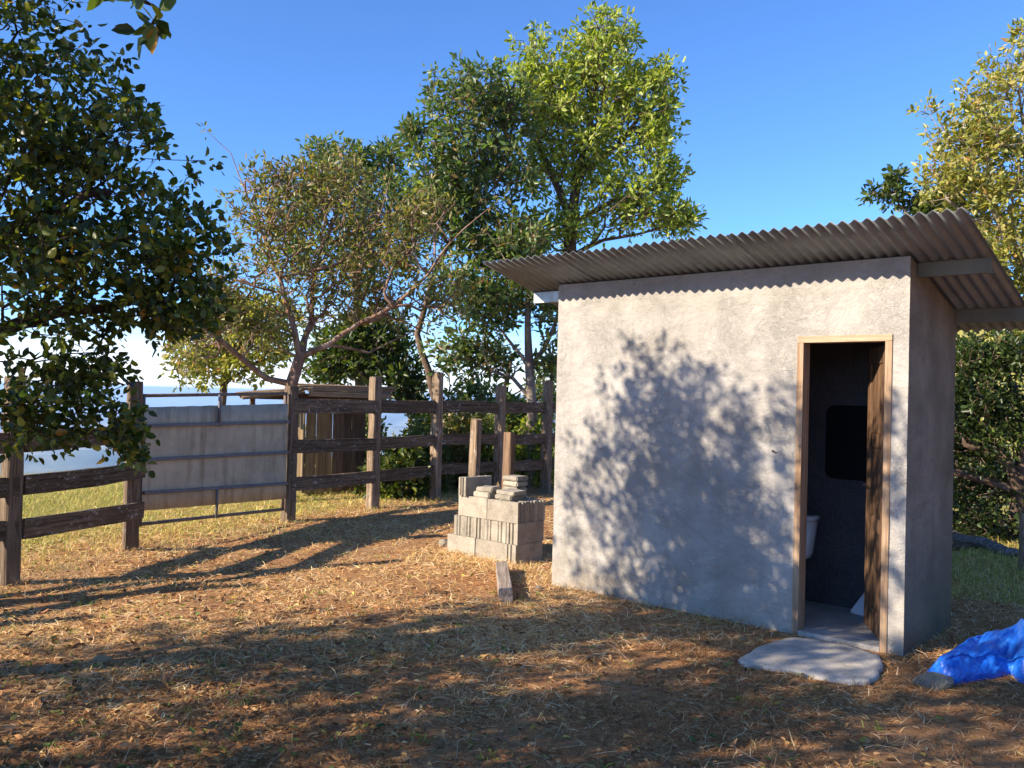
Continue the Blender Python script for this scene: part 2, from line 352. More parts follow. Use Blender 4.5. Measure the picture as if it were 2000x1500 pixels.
# ------------------------------------------------------------------ hut
YAW = 0.728; HA = (0.388, 7.703); HL, HD, HH, TH = 2.93, 1.04, 2.60, 0.10
SLOPE = math.tan(.259); OF, SL, SR, OB = .534, .408, .467, .48
hut = empty('concrete_outhouse', (HA[0], HA[1], 0), -YAW)
tag(hut, 'small grey plastered outhouse with corrugated metal roof and open doorway', 'outhouse')
HU = Vector((math.cos(YAW), -math.sin(YAW), 0)); HV = Vector((math.sin(YAW), math.cos(YAW), 0)); HO = Vector((HA[0], HA[1], 0))
def hw(s, d, z=0.0): return HO + HU*s + HV*d + Vector((0, 0, z))
D0, D1, DH = 2.178, 2.828, 2.093
def wob(a, z, s): return .007*noise.noise(Vector((a*2.1+s, z*2.3, s*3.3)))
def wall_mesh(name, length, inset0, inset1, top, hole, place, mat, mat_in):
    xs = sorted(set([round(v_, 4) for v_ in np.linspace(0, length, max(3, int(length/.12)))] + ([hole[0], hole[1]] if hole else [])))
    if hole: xs = [x for x in xs if x in hole[:2] or min(abs(x-hole[0]), abs(x-hole[1])) > .04]
    zs = [-.25] + [round(v_, 4) for v_ in np.linspace(0, 1, 22)*HH]
    if hole: zs = [z for z in zs if abs(z-hole[2]) > .05] + [hole[2]]; zs.sort()
    vo, vi = {}, {}; verts = []; faces = []; mats = []
    for i, x in enumerate(xs):
        fr = x/length; xi = inset0 + fr*(length-inset0-inset1) if not hole or not (hole[0]-.01 <= x <= hole[1]+.01) else x
        for j, z in enumerate(zs):
            zz = z if z < 0 else z/HH*top(x); 
            if hole: zz = z
            o = wob(x, zz, 1.7) if 0 < i < len(xs)-1 else .004*noise.noise(Vector((zz*3, i, 0)))
            vo[i, j] = len(verts); verts.append(place(x, -o*(0 if hole and abs(z-hole[2])<.001 else 1), zz))
            vi[i, j] = len(verts); verts.append(place(xi, TH, zz))
    def solid(i, j):
        if i < 0 or j < 0 or i >= len(xs)-1 or j >= len(zs)-1: return False
        if hole and xs[i] >= hole[0]-1e-6 and xs[i+1] <= hole[1]+1e-6 and zs[j+1] <= hole[2]+1e-6: return False
        return True
    for i in range(len(xs)-1):
        for j in range(len(zs)-1):
            if not solid(i, j): continue
            faces.append((vo[i,j], vo[i+1,j], vo[i+1,j+1], vo[i,j+1])); mats.append(0)
            faces.append((vi[i,j], vi[i,j+1], vi[i+1,j+1], vi[i+1,j])); mats.append(1)
            for (a, b_, ni, nj) in (((i,j),(i+1,j),i,j-1), ((i+1,j),(i+1,j+1),i+1,j), ((i+1,j+1),(i,j+1),i,j+1), ((i,j+1),(i,j),i-1,j)):
                if not solid(ni, nj): faces.append((vo[b_], vo[a], vi[a], vi[b_])); mats.append(0)
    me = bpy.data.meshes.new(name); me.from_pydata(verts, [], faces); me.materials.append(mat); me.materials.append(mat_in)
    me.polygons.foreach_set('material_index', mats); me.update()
    o = link(name, me, None, hut); return o
topy = lambda d: HH - d*SLOPE - .004
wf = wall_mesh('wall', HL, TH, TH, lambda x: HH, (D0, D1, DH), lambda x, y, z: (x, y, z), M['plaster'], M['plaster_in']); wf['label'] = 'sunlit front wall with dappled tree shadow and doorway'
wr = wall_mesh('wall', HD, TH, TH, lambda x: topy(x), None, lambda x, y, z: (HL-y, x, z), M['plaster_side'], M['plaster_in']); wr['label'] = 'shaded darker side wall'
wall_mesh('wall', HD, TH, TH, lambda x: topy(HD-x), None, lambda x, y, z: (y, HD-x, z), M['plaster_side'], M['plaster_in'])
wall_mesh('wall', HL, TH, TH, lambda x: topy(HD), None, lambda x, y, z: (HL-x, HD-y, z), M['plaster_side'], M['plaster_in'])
m = MB(); m.box(TH+.002, HL-TH-.002, TH+.002, HD-TH-.002, -.2, .035); m.box(D0+.047, D1-.047, -.012, TH+.002, -.2, .033)
m.build('floor', M['floor'], hut)
# purlins: steel C channels under the sheets
def channel(d, x0, x1, mat):
    m = MB(); h, b_, tk = .095, .045, .004
    zt = HH - d*SLOPE + .004
    m.box(x0, x1, d, d+tk, zt-h, zt); m.box(x0, x1, d+tk, d+b_, zt-tk-.012, zt-.012); m.box(x0, x1, d+tk, d+b_, zt-h, zt-h+tk)
    m.box(x0, x1, d+b_-tk, d+b_, zt-h+tk, zt-h+.018)
    return m.build('purlin', mat, hut)
channel(.13, -SL+.012, -.004, M['purlin']); channel(.13, HL+.004, HL+SR-.02, M['purlin_shaded']); channel(HD-.03, HL+.004, HL+SR-.01, M['purlin_shaded']); channel(HD-.03, -SL+.012, -.004, M['purlin'])
roof = empty('roof'); roof.parent = hut
PITCHW = .0762; NS = 5; W_ALL = HL+SL+SR; sw = W_ALL/NS
for k in range(NS):
    x0 = -SL + k*sw - (.03 if k else 0); x1 = -SL + (k+1)*sw + (.03 if k < NS-1 else 0)
    nxs = int((x1-x0)/PITCHW*8); yy = np.linspace(-OF + .012*math.sin(k*2.3), HD+OB + .01*math.sin(k*3.1), 9)
    verts = []; 
    for yv in yy:
        for i in range(nxs+1):
            x = x0+(x1-x0)*i/nxs
            z = HH - yv*SLOPE + .020 + .0118*math.sin(2*math.pi*x/PITCHW) + (.003 if k % 2 else 0) + .006*noise.noise(Vector((x*1.6, yv*2.2, 3)))
            verts.append((x, yv, z))
    fs = [(r*(nxs+1)+i, r*(nxs+1)+i+1, (r+1)*(nxs+1)+i+1, (r+1)*(nxs+1)+i) for r in range(len(yy)-1) for i in range(nxs)]
    me = bpy.data.meshes.new('roof_sheet'); me.from_pydata(verts, [], fs); me.polygons.foreach_set('use_smooth', [True]*len(fs))
    o = link('roof_sheet', me, M['roof'], roof); md = o.modifiers.new('t', 'SOLIDIFY'); md.thickness = .0012
# door frame and door
fr = empty('door_frame'); fr.parent = hut
m = MB(); m.box(D0, D0+.046, -.010, TH+.004, .0, DH-.046); m.build('jamb', M['frame'], fr, bevel=.003)
m = MB(); m.box(D1-.046, D1, -.010, TH+.004, -.03, DH-.046); m.build('jamb', M['frame'], fr, bevel=.003)
m = MB(); m.box(D0, D1, -.012, TH+.004, DH-.0455, DH); m.build('head', M['frame_head'], fr, bevel=.003)
DA = math.radians(180-59)         # closed leaf points along -x; swung inwards
door = empty('door', (D1-.050, .075, .045)); door.parent = hut; door.rotation_euler = (0, 0, DA)
DW, DHT = .548, 1.985
def leafbox(name, x0, x1, y0, y1, z0, z1, mat=None):
    m = MB(); m.box(x0, x1, y0, y1, z0, z1); return m.build(name, mat or M['door'], door, bevel=.004)
leafbox('stile', 0, .085, -.019, .019, 0, DHT); leafbox('stile', DW-.085, DW, -.019, .019, 0, DHT)
for z0, z1 in ((0, .16), (.70, .80), (1.28, 1.38), (DHT-.12, DHT)): leafbox('rail', .086, DW-.086, -.0175, .0175, z0, z1)
for z0, z1 in ((.161, .699), (.801, 1.279), (1.381, DHT-.121)):
    leafbox('panel', .087, .274, -.009, .009, z0, z1); leafbox('panel', .276, DW-.087, -.008, .008, z0, z1)
m = MB(); m.tube([(DW-.05, .020, 1.0), (DW-.05, .045, 1.0), (DW-.12, .05, 1.0)], [.008, .008, .007], 8); m.build('handle', M['iron'], door)
for z in (.25, 1.0, 1.75):
    m = MB(); m.tube([(-.004, .0225, z-.04), (-.004, .0225, z+.04)], [.006, .006], 8); m.build('hinge', M['iron'], door)
nl = gp(1533, 928, 0)
m = MB(); m.tube([(2.02, .01, 1.27), (2.02, -.025, 1.27), (2.02, -.03, 1.285)], [.006, .005, .005], 6); m.build('hook', M['iron'], hut)
# concrete doorstep, an uneven tongue of concrete in front of the door
pts = [(1440,1284),(1470,1266),(1510,1249),(1545,1240),(1600,1246),(1660,1258),(1718,1275),(1724,1296),(1712,1316),(1700,1327),(1660,1327),(1600,1318),(1540,1305),(1490,1298),(1455,1294)]
P = [gp(a, b_, .03) for a, b_ in pts]
cx = sum((p for p in P), Vector())/len(P)
P2 = []
for i in range(len(P)):
    for k_ in range(4):
        p = P[i].lerp(P[(i+1) % len(P)], k_/4); o_ = .022*fbm(p.x*7, p.y*7, 2.0, 4); P2.append(p + (p-cx).normalized()*o_)
P = P2
m = MB(); n = len(P); rings = [(1.01, -.06), (1.0, .012), (.988, .021), (.9, .024), (.6, .027), (.3, .028)]
for sc_, z in rings:
    m.v += [((cx.x+(p.x-cx.x)*sc_), (cx.y+(p.y-cx.y)*sc_), z + .008*noise.noise(Vector(((cx.x+(p.x-cx.x)*sc_)*5, (cx.y+(p.y-cx.y)*sc_)*5, 1)))) for p in P]
m.v.append((cx.x, cx.y, .028)); nr = len(rings)
for r in range(nr-1):
    for j in range(n): m.f.append((r*n+j, r*n+(j+1) % n, (r+1)*n+(j+1) % n, (r+1)*n+j))
for j in range(n): m.f.append(((nr-1)*n+j, (nr-1)*n+(j+1) % n, nr*n))
o = m.build('doorstep', M['slab'], None, True); tag(o, 'pale uneven concrete slab on the ground in front of the doorway', 'doorstep')
SLAB = [(p.x, p.y) for p in P]

# toilet, mirror, dustpan inside
tl = empty('toilet', tuple(hw(1.79, .86)[:2]) + (.035,), -YAW); tag(tl, 'white ceramic toilet inside the dark outhouse', 'toilet')
def loft(m, secs, n=16, cap=True):
    b_ = len(m.v)
    for (cx_, cy_, z, rx, ry, e) in secs:
        for j in range(n):
            a = 2*math.pi*j/n; ca, sa = math.cos(a), math.sin(a)
            m.v.append((cx_+rx*abs(ca)**(2/e)*math.copysign(1, ca), cy_+ry*abs(sa)**(2/e)*math.copysign(1, sa), z))
    for r in range(len(secs)-1):
        for j in range(n): m.f.append((b_+r*n+j, b_+r*n+(j+1) % n, b_+(r+1)*n+(j+1) % n, b_+(r+1)*n+j))
    if cap:
        m.f.append(tuple(b_+j for j in range(n))[::-1]); m.f.append(tuple(b_+(len(secs)-1)*n+j for j in range(n)))
m = MB(); loft(m, [(0,-.02,.36,.15,.06,5), (0,-.02,.40,.165,.07,5), (0,-.02,.66,.195,.085,6)]); tk_ = m.build('tank', M['ceramic'], tl, True)
m = MB(); loft(m, [(0,-.02,.662,.205,.095,6), (0,-.02,.69,.208,.097,6), (0,-.02,.70,.19,.085,6)]); m.build('tank_lid', M['ceramic'], tl, True)
m = MB(); loft(m, [(0,-.25,0,.11,.20,3), (0,-.26,.12,.10,.19,2.5), (0,-.30,.28,.16,.22,2.3), (0,-.31,.37,.185,.24,2.3), (0,-.31,.385,.18,.235,2.3)]); m.build('bowl', M['ceramic'], tl, True)
m = MB(); loft(m, [(0,-.31,.387,.188,.243,2.3), (0,-.31,.41,.19,.245,2.3), (0,-.31,.42,.17,.225,2.3)]); m.build('seat', M['plastic'], tl, True)
m = MB(); m.box(.10, .15, -.106, -.104, .52, .60); m.build('label_sticker', M['label'], tl)
m = MB(); prof = []
mw, mh, rr = .40, .58, .07
for (sx, sz, a0) in ((1,1,0),(-1,1,90),(-1,-1,180),(1,-1,270)):
    for k in range(5):
        a = math.radians(a0+k*22.5); prof.append((sx*(mw/2-rr)+rr*math.cos(a), sz*(mh/2-rr)+rr*math.sin(a)))
n = len(prof); m.v = [(x, -.010, z) for x, z in prof]+[(x, .0, z) for x, z in prof]
m.f = [tuple(range(n)), tuple(range(2*n-1, n-1, -1))]+[(j, j+n, (j+1) % n+n, (j+1) % n) for j in range(n)]
o = m.build('wall_mirror', M['mirror']); o.location = hw(2.215, HD-TH-.004, 1.325); o.rotation_euler = (0, 0, -YAW)
tag(o, 'dark mirror with rounded corners on the back wall inside', 'mirror')
dp = empty('dustpan', tuple(hw(2.43, .80)[:2]) + (.036,), -YAW-.35); tag(dp, 'small white dustpan with thin upright handle behind the door', 'dustpan')
m = MB(); m.add([(-.13,-.06,0),(.13,-.06,0),(.11,.06,0),(-.11,.06,0),(-.13,-.06,.02),(.13,-.06,.02),(.09,.055,.17),(-.09,.055,.17)], [(0,3,2,1),(0,1,5,4),(1,2,6,5),(2,3,7,6),(3,0,4,7),(4,5,6,7)]); m.build('pan', M['plastic'], dp, bevel=.006)
m = MB(); m.tube([(0,.05,.15), (0,.06,.36)], [.008,.007], 8); m.build('handle', M['plastic'], dp)

# ------------------------------------------------------------------ wood pieces
def timber(L, a, b, seed, axis='X', taper=.0, bend=0.0, rough=.010):
    """hand-sawn timber: chamfered rectangular section, uneven edges"""
    rg = random.Random(seed); n = max(4, int(L/.13)); ch = min(a, b)*.10
    sec = [(-a/2+ch,-b/2),(a/2-ch,-b/2),(a/2,-b/2+ch),(a/2,b/2-ch),(a/2-ch,b/2),(-a/2+ch,b/2),(-a/2,b/2-ch),(-a/2,-b/2+ch)]
    m = MB(); of = [rg.uniform(0, 50) for _ in range(3)]
    for i in range(n+1):
        t_ = i/n; l = L*t_; k = 1-taper*t_
        if i in (0, n): k *= .97
        bx_ = bend*math.sin(math.pi*t_)
        for j, (p, q_) in enumerate(sec):
            dn = rough*noise.noise(Vector((l*2.6+of[0], j*.8+of[1], of[2]))) + rough*.5*noise.noise(Vector((l*8+of[0], j*2.8, of[2])))
            e = (.02*noise.noise(Vector((j*1.7, of[1], i)))*min(1, a*8) if i in (0, n) else 0)
            s1 = 1 + dn/max(a, .05); s2 = 1 + dn/max(b, .05)
            if axis == 'X': m.v.append((l+e, p*k*s1, q_*k*s2 + bx_))
            else: m.v.append((p*k*s1 + bx_, q_*k*s2, l+e))
    for i in range(n):
        for j in range(8):
            j2 = (j+1) % 8; f = (i*8+j, i*8+j2, (i+1)*8+j2, (i+1)*8+j); m.f.append(f if axis == 'Z' else f)
    m.f.append(tuple(range(8))[::-1]); m.f.append(tuple(n*8+j for j in range(8)))
    return m
def beam_between(p0, p1, a, b, seed, mat, name, parent, bend=0.0):
    p0, p1 = Vector(p0), Vector(p1); d = p1-p0
    m = timber(d.length, a, b, seed, 'X', 0, bend); o = m.build(name, mat, parent)
    o.location = p0; x = d.normalized(); y = Vector((0,0,1)).cross(x).normalized(); z = x.cross(y)
    o.rotation_euler = Matrix((x, y, z)).transposed().to_euler(); return o
FP = dict(a=(-6.75,3.6), b=(-5.95,4.79), c=(-5.13,5.96), d=(-4.03,7.18), e=(-3.73,8.77), f=(-2.76,11.1), g=(-1.91,12.4), h=(-1.145,13.66), i=(-.18,14.5), j=(.62,15.2), k=(1.6,16.1), l=(2.6,17.0))
def fpost(key, ht, parent, w_=.135, seed=0, rz=None, lean=(0,0)):
    x, y = FP[key]; m = timber(ht+.35, w_, w_*.95, seed, 'Z', .05, 0, .014)
    o = m.build('post', M['post'], parent); o.location = (x, y, gz(x, y)-.35); o.rotation_euler = (lean[0], lean[1], rz); return o
def frail(k0, k1, z0, z1, parent, seed, h=.17, off=.03, e0=.05, e1=.05):
    p0, p1 = Vector((*FP[k0], 0)), Vector((*FP[k1], 0)); d = (p1-p0).normalized(); nrm = Vector((d.y, -d.x, 0))
    a = p0 - d*e0 + nrm*off; b_ = p1 + d*e1 + nrm*off; a.z = z0; b_.z = z1
    return beam_between(a, b_, .045, h, seed, M['fence'], 'rail', parent, bend=random.uniform(-.012, .012))
fl = empty('fence', (*FP['d'], 0)); tag(fl, 'dark weathered post and rail fence left of the metal gate', 'fence', 'post and rail fences')
frt = empty('fence', (*FP['f'], 0)); tag(frt, 'dark weathered post and rail fence between gate and outhouse', 'fence', 'post and rail fences')
def keep(o, par):    # parent without moving
    o.parent = par; o.location = Vector(o.location) - par.location; return o
for kx, ht, rz, sd in (('a',1.7,.75,1),('b',1.7,.75,2),('c',1.7,.8,3),('d',1.68,-.62,4),('e',1.67,-1.02,5)):
    keep(fpost(kx, ht, None, .15 if kx == 'e' else .135, sd, rz), fl)
for kx, ht, rz, sd in (('f',1.70,-.64,6),('g',1.84,-.82,7),('h',1.95,-.60,8),('i',1.80,-.62,9),('j',1.92,-.65,10),('k',1.8,-.6,11),('l',1.8,-.6,12)):
    keep(fpost(kx, ht, None, .15, sd, rz), frt)
sd = 40
for k0, k1 in (('a','b'),('b','c'),('c','d'),('d','e')):
    for zz in (.44, .79, 1.14):
        z1 = zz + ({.44: -.04, .79: .01, 1.14: .03}[zz] if k1 == 'e' else 0)
        keep(frail(k0, k1, zz + random.uniform(-.01,.01), z1, None, sd, .165, .045 if k1 != 'e' else .07, .05 if k0 != 'd' else -.05, .04 if k1 != 'e' else .075), fl); sd += 1
for k0, k1 in (('f','g'),('g','h'),('h','i'),('i','j'),('j','k'),('k','l')):
    for zz in (.465, .915, 1.43):
        keep(frail(k0, k1, zz + random.uniform(-.015,.015), zz + random.uniform(-.015,.015), None, sd, .185 if zz > 1 else .17, .055 if k0 == 'f' else .0, .02 if k0 == 'f' else -.02, -.03), frt); sd += 1

# ------------------------------------------------------------------ gate
ge, gf = Vector((*FP['e'], 0)), Vector((*FP['f'], 0)); gd = (gf-ge); gl = gd.length; gd.normalize(); gn = Vector((gd.y, -gd.x, 0))
A0, A1 = ge + gd*.10, gf - gd*.10; span = (A1-A0).length
gate = empty('metal_gate', A0); tag(gate, 'grey sheet metal gate with three dark bars and pipe frame', 'gate')
gate.rotation_euler = (0, 0, math.atan2(gd.y, gd.x))
def gpipe(name, x0, z0, x1, z1, r, y=0.0, mat='gate_pipe'):
    m = MB(); m.tube([(x0, y, z0), (x1, y, z1)], [r, r], 10); return m.build(name, M[mat], gate, True)
W_ = span
gpipe('top_pipe', 0, 1.535, W_, 1.585, .019); gpipe('bottom_pipe', 0, .25, W_, .15, .019)
gpipe('stile', .015, .25, .015, 1.53, .019); gpipe('stile', W_-.015, .15, W_-.015, 1.58, .019)
zt = lambda x: 1.42+.04*x/W_; zb = lambda x: .385-.105*x/W_
mid = W_*.455
for x0, x1, yo in ((.0, mid+.02, -.028), (mid-.02, W_, -.0265)):
    m = MB(); nx = 14
    for yy_ in (0, -.0012):
        for i in range(nx+1):
            x = x0+(x1-x0)*i/nx
            for j in range(7):
                z = zb(x)+(zt(x)-zb(x))*j/6; m.v.append((x, yo+yy_ + .007*noise.noise(Vector((x*2.2, z*2.2, 5))), z + (.004*noise.noise(Vector((x*7, 0, j))) if j in (0, 6) else 0)))
    B = (nx+1)*7
    for i in range(nx):
        for j in range(6):
            a = i*7+j; m.f.append((a, a+1, a+8, a+7)); m.f.append((B+a, B+a+7, B+a+8, B+a+1))
    for i in range(nx):
        m.f.append((i*7, i*7+7, B+i*7+7, B+i*7)); m.f.append((i*7+6, B+i*7+6, B+i*7+13, i*7+13))
    m.build('sheet', M['gate_sheet'], gate, True)
for z0, z1 in ((1.235, 1.235), (.895, .86), (.565, .475)):
    m = MB(); y0 = -.0385
    m.add([(0,y0-.028,z0-.017),(W_,y0-.028,z1-.017),(W_,y0,z1-.017),(0,y0,z0-.017),(0,y0-.028,z0+.017),(W_,y0-.028,z1+.017),(W_,y0,z1+.017),(0,y0,z0+.017)],
          [(0,3,2,1),(4,5,6,7),(0,1,5,4),(1,2,6,5),(2,3,7,6),(3,0,4,7)]); m.build('bar', M['gate_bar'], gate, bevel=.003)
gpipe('upright', mid, 1.21, mid, 1.56, .017, -.056, 'gate_bar'); gpipe('upright', mid, .19, mid, .53, .015, -.056, 'gate_bar')
for z in (.45, 1.30):
    m = MB(); m.tube([(W_-.02, 0, z), (W_+.06, .0, z)], [.014, .014], 8); m.build('hinge', M['gate_bar'], gate)
m = MB(); m.tube([(.02, -.04, .9), (-.06, -.04, .9)], [.012, .012], 8); m.build('latch', M['gate_bar'], gate)

# ------------------------------------------------------------------ wooden shed behind the fence
SY = 13.9
shed = empty('wooden_shed', at(652, 960, SY)); shed.location.z = 0
tag(shed, 'small rickety plank shed with flat board roof behind the fence', 'shed')
shed.rotation_euler = (0, 0, .50); 
sx0, sx1 = -.47, .47
xs = [sx0]
rg = random.Random(5)
while xs[-1] < sx1-.06: xs.append(min(sx1, xs[-1] + rg.choice([.10, .13, .16, .18])))
for i, (a, b_) in enumerate(zip(xs[:-1], xs[1:])):
    w_ = b_-a-.006; m = timber(1.46+rg.uniform(-.03,.03), w_, .022, 60+i, 'Z', 0, 0, .004)
    o = m.build('plank', M['shed_gold'] if i in (0, 1, 2) else M['shed_brown'], shed); o.location = ((a+b_)/2, -.012*(i % 2), .06)
for i in range(5):
    m = timber(1.44, .165, .022, 80+i, 'Z', 0, 0, .004); o = m.build('plank', M['shed_gold'], shed); o.location = (sx0-.016, .10+.172*i, .06); o.rotation_euler = (0, 0, math.pi/2)
    m = timber(1.44, .165, .022, 90+i, 'Z', 0, 0, .004); o = m.build('plank', M['shed_brown'], shed); o.location = (sx1+.016, .10+.172*i, .06); o.rotation_euler = (0, 0, math.pi/2)
for yb in (-.05, .86):
    m = timber(1.9, .05, .10, 99, 'X', 0, 0, .006); o = m.build('beam', M['shed_brown'], shed); o.location = (-1.30, yb, 1.535)
for i in range(6):
    m = timber(1.32+rg.uniform(-.06,.1), .19, .034, 110+i, 'X', 0, 0, .010); o = m.build('roof_board', M['shed_roof'], shed)
    o.location = (-.58+rg.uniform(-.05,.05), -.32+.20*i, 1.625+.020*(i % 2)+.016*i); o.rotation_euler = (.08, rg.uniform(-.01,.015), rg.uniform(-.02,.02))
for i in range(2):
    m = timber(1.30, .035, .075, 140+i, 'X', 0, 0, .008); o = m.build('fascia_board', M['shed_roof'], shed); o.location = (-.56+.06*i, -.435-.02*i, 1.585+.085*i); o.rotation_euler = (0, .012*(1-2*i), .0)
for i in range(4):
    m = timber(.92+rg.uniform(-.1,.15), .19, .036, 150+i, 'X', 0, 0, .010); o = m.build('roof_board', M['shed_roof'], shed)
    o.location = (-1.45+rg.uniform(-.08,.08), -.26+.22*i, 1.50+.02*i); o.rotation_euler = (.06, -.10+rg.uniform(-.02,.02), rg.uniform(-.03,.03))
m = timber(.5, .03, .09, 160, 'X'); o = m.build('brace', M['shed_brown'], shed); o.location = (-.42, -.07, 1.46); o.rotation_euler = (0, -.12, 0)
for sx_ in (-1.28, .42):
    m = timber(1.55, .07, .07, 130, 'Z'); o = m.build('corner_post', M['shed_brown'], shed); o.location = (sx_, .06, -.05)

# ------------------------------------------------------------------ concrete blocks
BL, BH, BT = .405, .205, .145
def block_mesh(name, L=BL, H=BH, T=BT, seed=0):
    bm = bmesh.new(); e = .016; q_ = T*.2; c0 = .022
    # plan outline with grooved ends
    half = [(-L/2, -T/2), (L/2, -T/2), (L/2, -T*.30), (L/2-e, -T*.24), (L/2-e, -T*.06), (L/2, 0), (L/2-e, T*.06), (L/2-e, T*.24), (L/2, T*.30), (L/2, T/2),
            (-L/2, T/2), (-L/2, T*.30), (-L/2+e, T*.24), (-L/2+e, T*.06), (-L/2, 0), (-L/2+e, -T*.06), (-L/2+e, -T*.24), (-L/2, -T*.30)]
    rg = random.Random(seed)
    half = [(x+rg.uniform(-.0035,.0035), y+rg.uniform(-.0035,.0035)) for x, y in half]
    cores = []
    cw = (L-2*e-4*.028)/3
    for k in range(3):
        x0 = -L/2+e+.028+k*(cw+.028); cores.append([(x0, -T/2+.030), (x0+cw, -T/2+.030), (x0+cw, T/2-.030), (x0, T/2-.030)])
    def loop(pts, z): return [bm.verts.new((x, y, z)) for x, y in pts]
    ot, ob = loop(half, H), loop(half, 0)
    ct = [loop(c, H) for c in cores]; cb = [loop([(x, y) for x, y in c], .02) for c in cores]
    n = len(half)
    for j in range(n): bm.faces.new((ob[j], ob[(j+1) % n], ot[(j+1) % n], ot[j]))
    bm.faces.new(ob[::-1])
    for a, b_ in zip(ct, cb):
        for j in range(4): bm.faces.new((a[j], a[(j+1) % 4], b_[(j+1) % 4], b_[j]))
        bm.faces.new(b_)
    edges = [bm.edges.get((ot[j], ot[(j+1) % n])) for j in range(n)]
    for a in ct: edges += [bm.edges.get((a[j], a[(j+1) % 4])) for j in range(4)]
    bmesh.ops.triangle_fill(bm, edges=edges, use_beauty=True, use_dissolve=False)
    for v_ in ot: v_.co.z += rg.uniform(-.006, .001); v_.co.x *= 1-rg.uniform(0, .008)
    bmesh.ops.recalc_face_normals(bm, faces=bm.faces)
    me = bpy.data.meshes.new(name); bm.to_mesh(me); bm.free(); me.materials.append(M['block']); return me
BM = [block_mesh('concrete_block', seed=k) for k in range(3)]
PC = Vector((.085, 8.62, 0)); PC.z = gz(PC.x, PC.y) - .012
def put_block(s, d, z, along_u, label, k=0, jit=.006, tilt=(0, 0), mesh=None, name='concrete_block', cat='block', group='concrete blocks stacked beside the outhouse'):
    o = link(name, mesh or BM[k % 3]); p = PC + HU*s + HV*d
    o.location = (p.x+random.uniform(-jit, jit), p.y+random.uniform(-jit, jit), PC.z+z)
    o.rotation_euler = (tilt[0], tilt[1], -YAW + (0 if along_u else math.pi/2) + random.uniform(-.015, .015)); return tag(o, label, cat, group)
G = .008
# bottom course (s runs to the left = negative)
put_block(-BL*1.5-G-.14, BT/2, 0, True, 'left block of the bottom course, half sunk in dry grass', 0)
put_block(-BL*.5-.14, BT/2, 0, True, 'second block of the bottom course, face toward the loose board', 1)
put_block(-.060, BL/2-.02, 0, False, 'bottom course block turned end-on at the near right corner', 2)
put_block(-BL*1.5-G-.14, BL-BT*.5, 0, True, 'rear left block of the bottom course behind the front row', 1)
put_block(-BL*.5-.16, BL-BT*.5, 0, True, 'rear right block of the bottom course behind the front row', 0)
MN = ['first', 'second', 'third', 'fourth', 'fifth', 'sixth']
for k in range(6):
    put_block(-.025-BT/2-(BT+.001)*(5-k)+.03, BL/2, BH+.002, False, f'{MN[k]} end-on block from the left in the grooved middle course', k, .004)
for r in range(3):
    for c_ in range(2):
        lab = (('left', 'right')[c_]) + ' block of the top course, ' + ('front row facing the yard', 'middle row under the loose pavers', 'back row nearest the fence')[r]
        put_block(-BL*(1.5-c_)-G*(1-c_)+.0, BT/2+(BT-.008)*r+.0, 2*BH+.004, True, lab, r+c_, .005)
TZ = 3*BH+.006
thin = block_mesh('concrete_block', .39, .19, .10, 9)
put_block(-.73, .17, TZ, False, 'narrow hollow block standing at the left end on top of the pile', mesh=thin, tilt=(0, 0))
def slab_mesh(name, L, T, H, seed):
    rg = random.Random(seed); bm = bmesh.new(); bmesh.ops.create_cube(bm, size=1)
    for v_ in bm.verts: v_.co = (v_.co.x*L, v_.co.y*T, (v_.co.z+.5)*H)
    bmesh.ops.bevel(bm, geom=bm.edges[:], offset=min(.010, H*.22), segments=2, affect='EDGES')
    bmesh.ops.subdivide_edges(bm, edges=[e for e in bm.edges if e.calc_length() > .06], cuts=2, use_grid_fill=True)
    for v_ in bm.verts:
        n_ = noise.noise_vector(v_.co*14+Vector((seed, 0, 0))); v_.co += n_*.006
    me = bpy.data.meshes.new(name); bm.to_mesh(me); bm.free(); me.materials.append(M['block']); return me
pv = [slab_mesh('paver', .20, .17, .05, k) for k in range(3)]
put_block(-.50, .085, TZ, True, 'broken paver lying lowest beside the narrow hollow block', 0, mesh=slab_mesh('paver', .22, .15, .055, 21), name='paver', cat='paver', group='loose pavers on the block pile')
put_block(-.49, .10, TZ+.058, True, 'cracked rounded paver on top of the broken one', 0, mesh=slab_mesh('paver', .23, .14, .05, 22), name='paver', cat='paver', group='loose pavers on the block pile', tilt=(.06, -.05))
for k in range(3):
    put_block(-.33, .335, TZ+.057*k, True, ('lowest', 'middle', 'topmost')[k]+' paver of the three piled at the back', k, .008, mesh=pv[k], name='paver', cat='paver', group='loose pavers on the block pile')
put_block(-.33, .335, TZ+.172, True, 'worn cap stone crowning the paver stack', 0, .004, mesh=slab_mesh('paver', .21, .175, .045, 30), name='paver', cat='paver', group='loose pavers on the block pile')
put_block(-.235, .125, TZ, True, 'flat paver lying under another at the near right', 0, mesh=slab_mesh('paver', .22, .19, .05, 31), name='paver', cat='paver', group='loose pavers on the block pile')
put_block(-.215, .135, TZ+.052, True, 'flat paver on top at the near right of the pile', 0, mesh=slab_mesh('paver', .24, .20, .04, 32), name='paver', cat='paver', group='loose pavers on the block pile', tilt=(.03, .02))
# two short posts behind the pile
for (px, top, Yd, lab, rz, mt) in ((924, 822, 9.9, 'short dark red timber post behind the block pile, left one', -.68, 'post'), (990, 846, 9.55, 'short pale brown timber post behind the block pile, right one', -.60, 'fresh_post')):
    p = at(px, 900, Yd); tp = at(px, top, Yd).z
    m = timber(tp+.25, .105, .095, int(px), 'Z', .03, 0, .010); o = m.build('short_post', M[mt]); o.location = (p.x, p.y, gz(p.x, p.y)-.22); o.rotation_euler = (0, .02, rz)
    tag(o, lab, 'post', 'short posts behind the block pile')
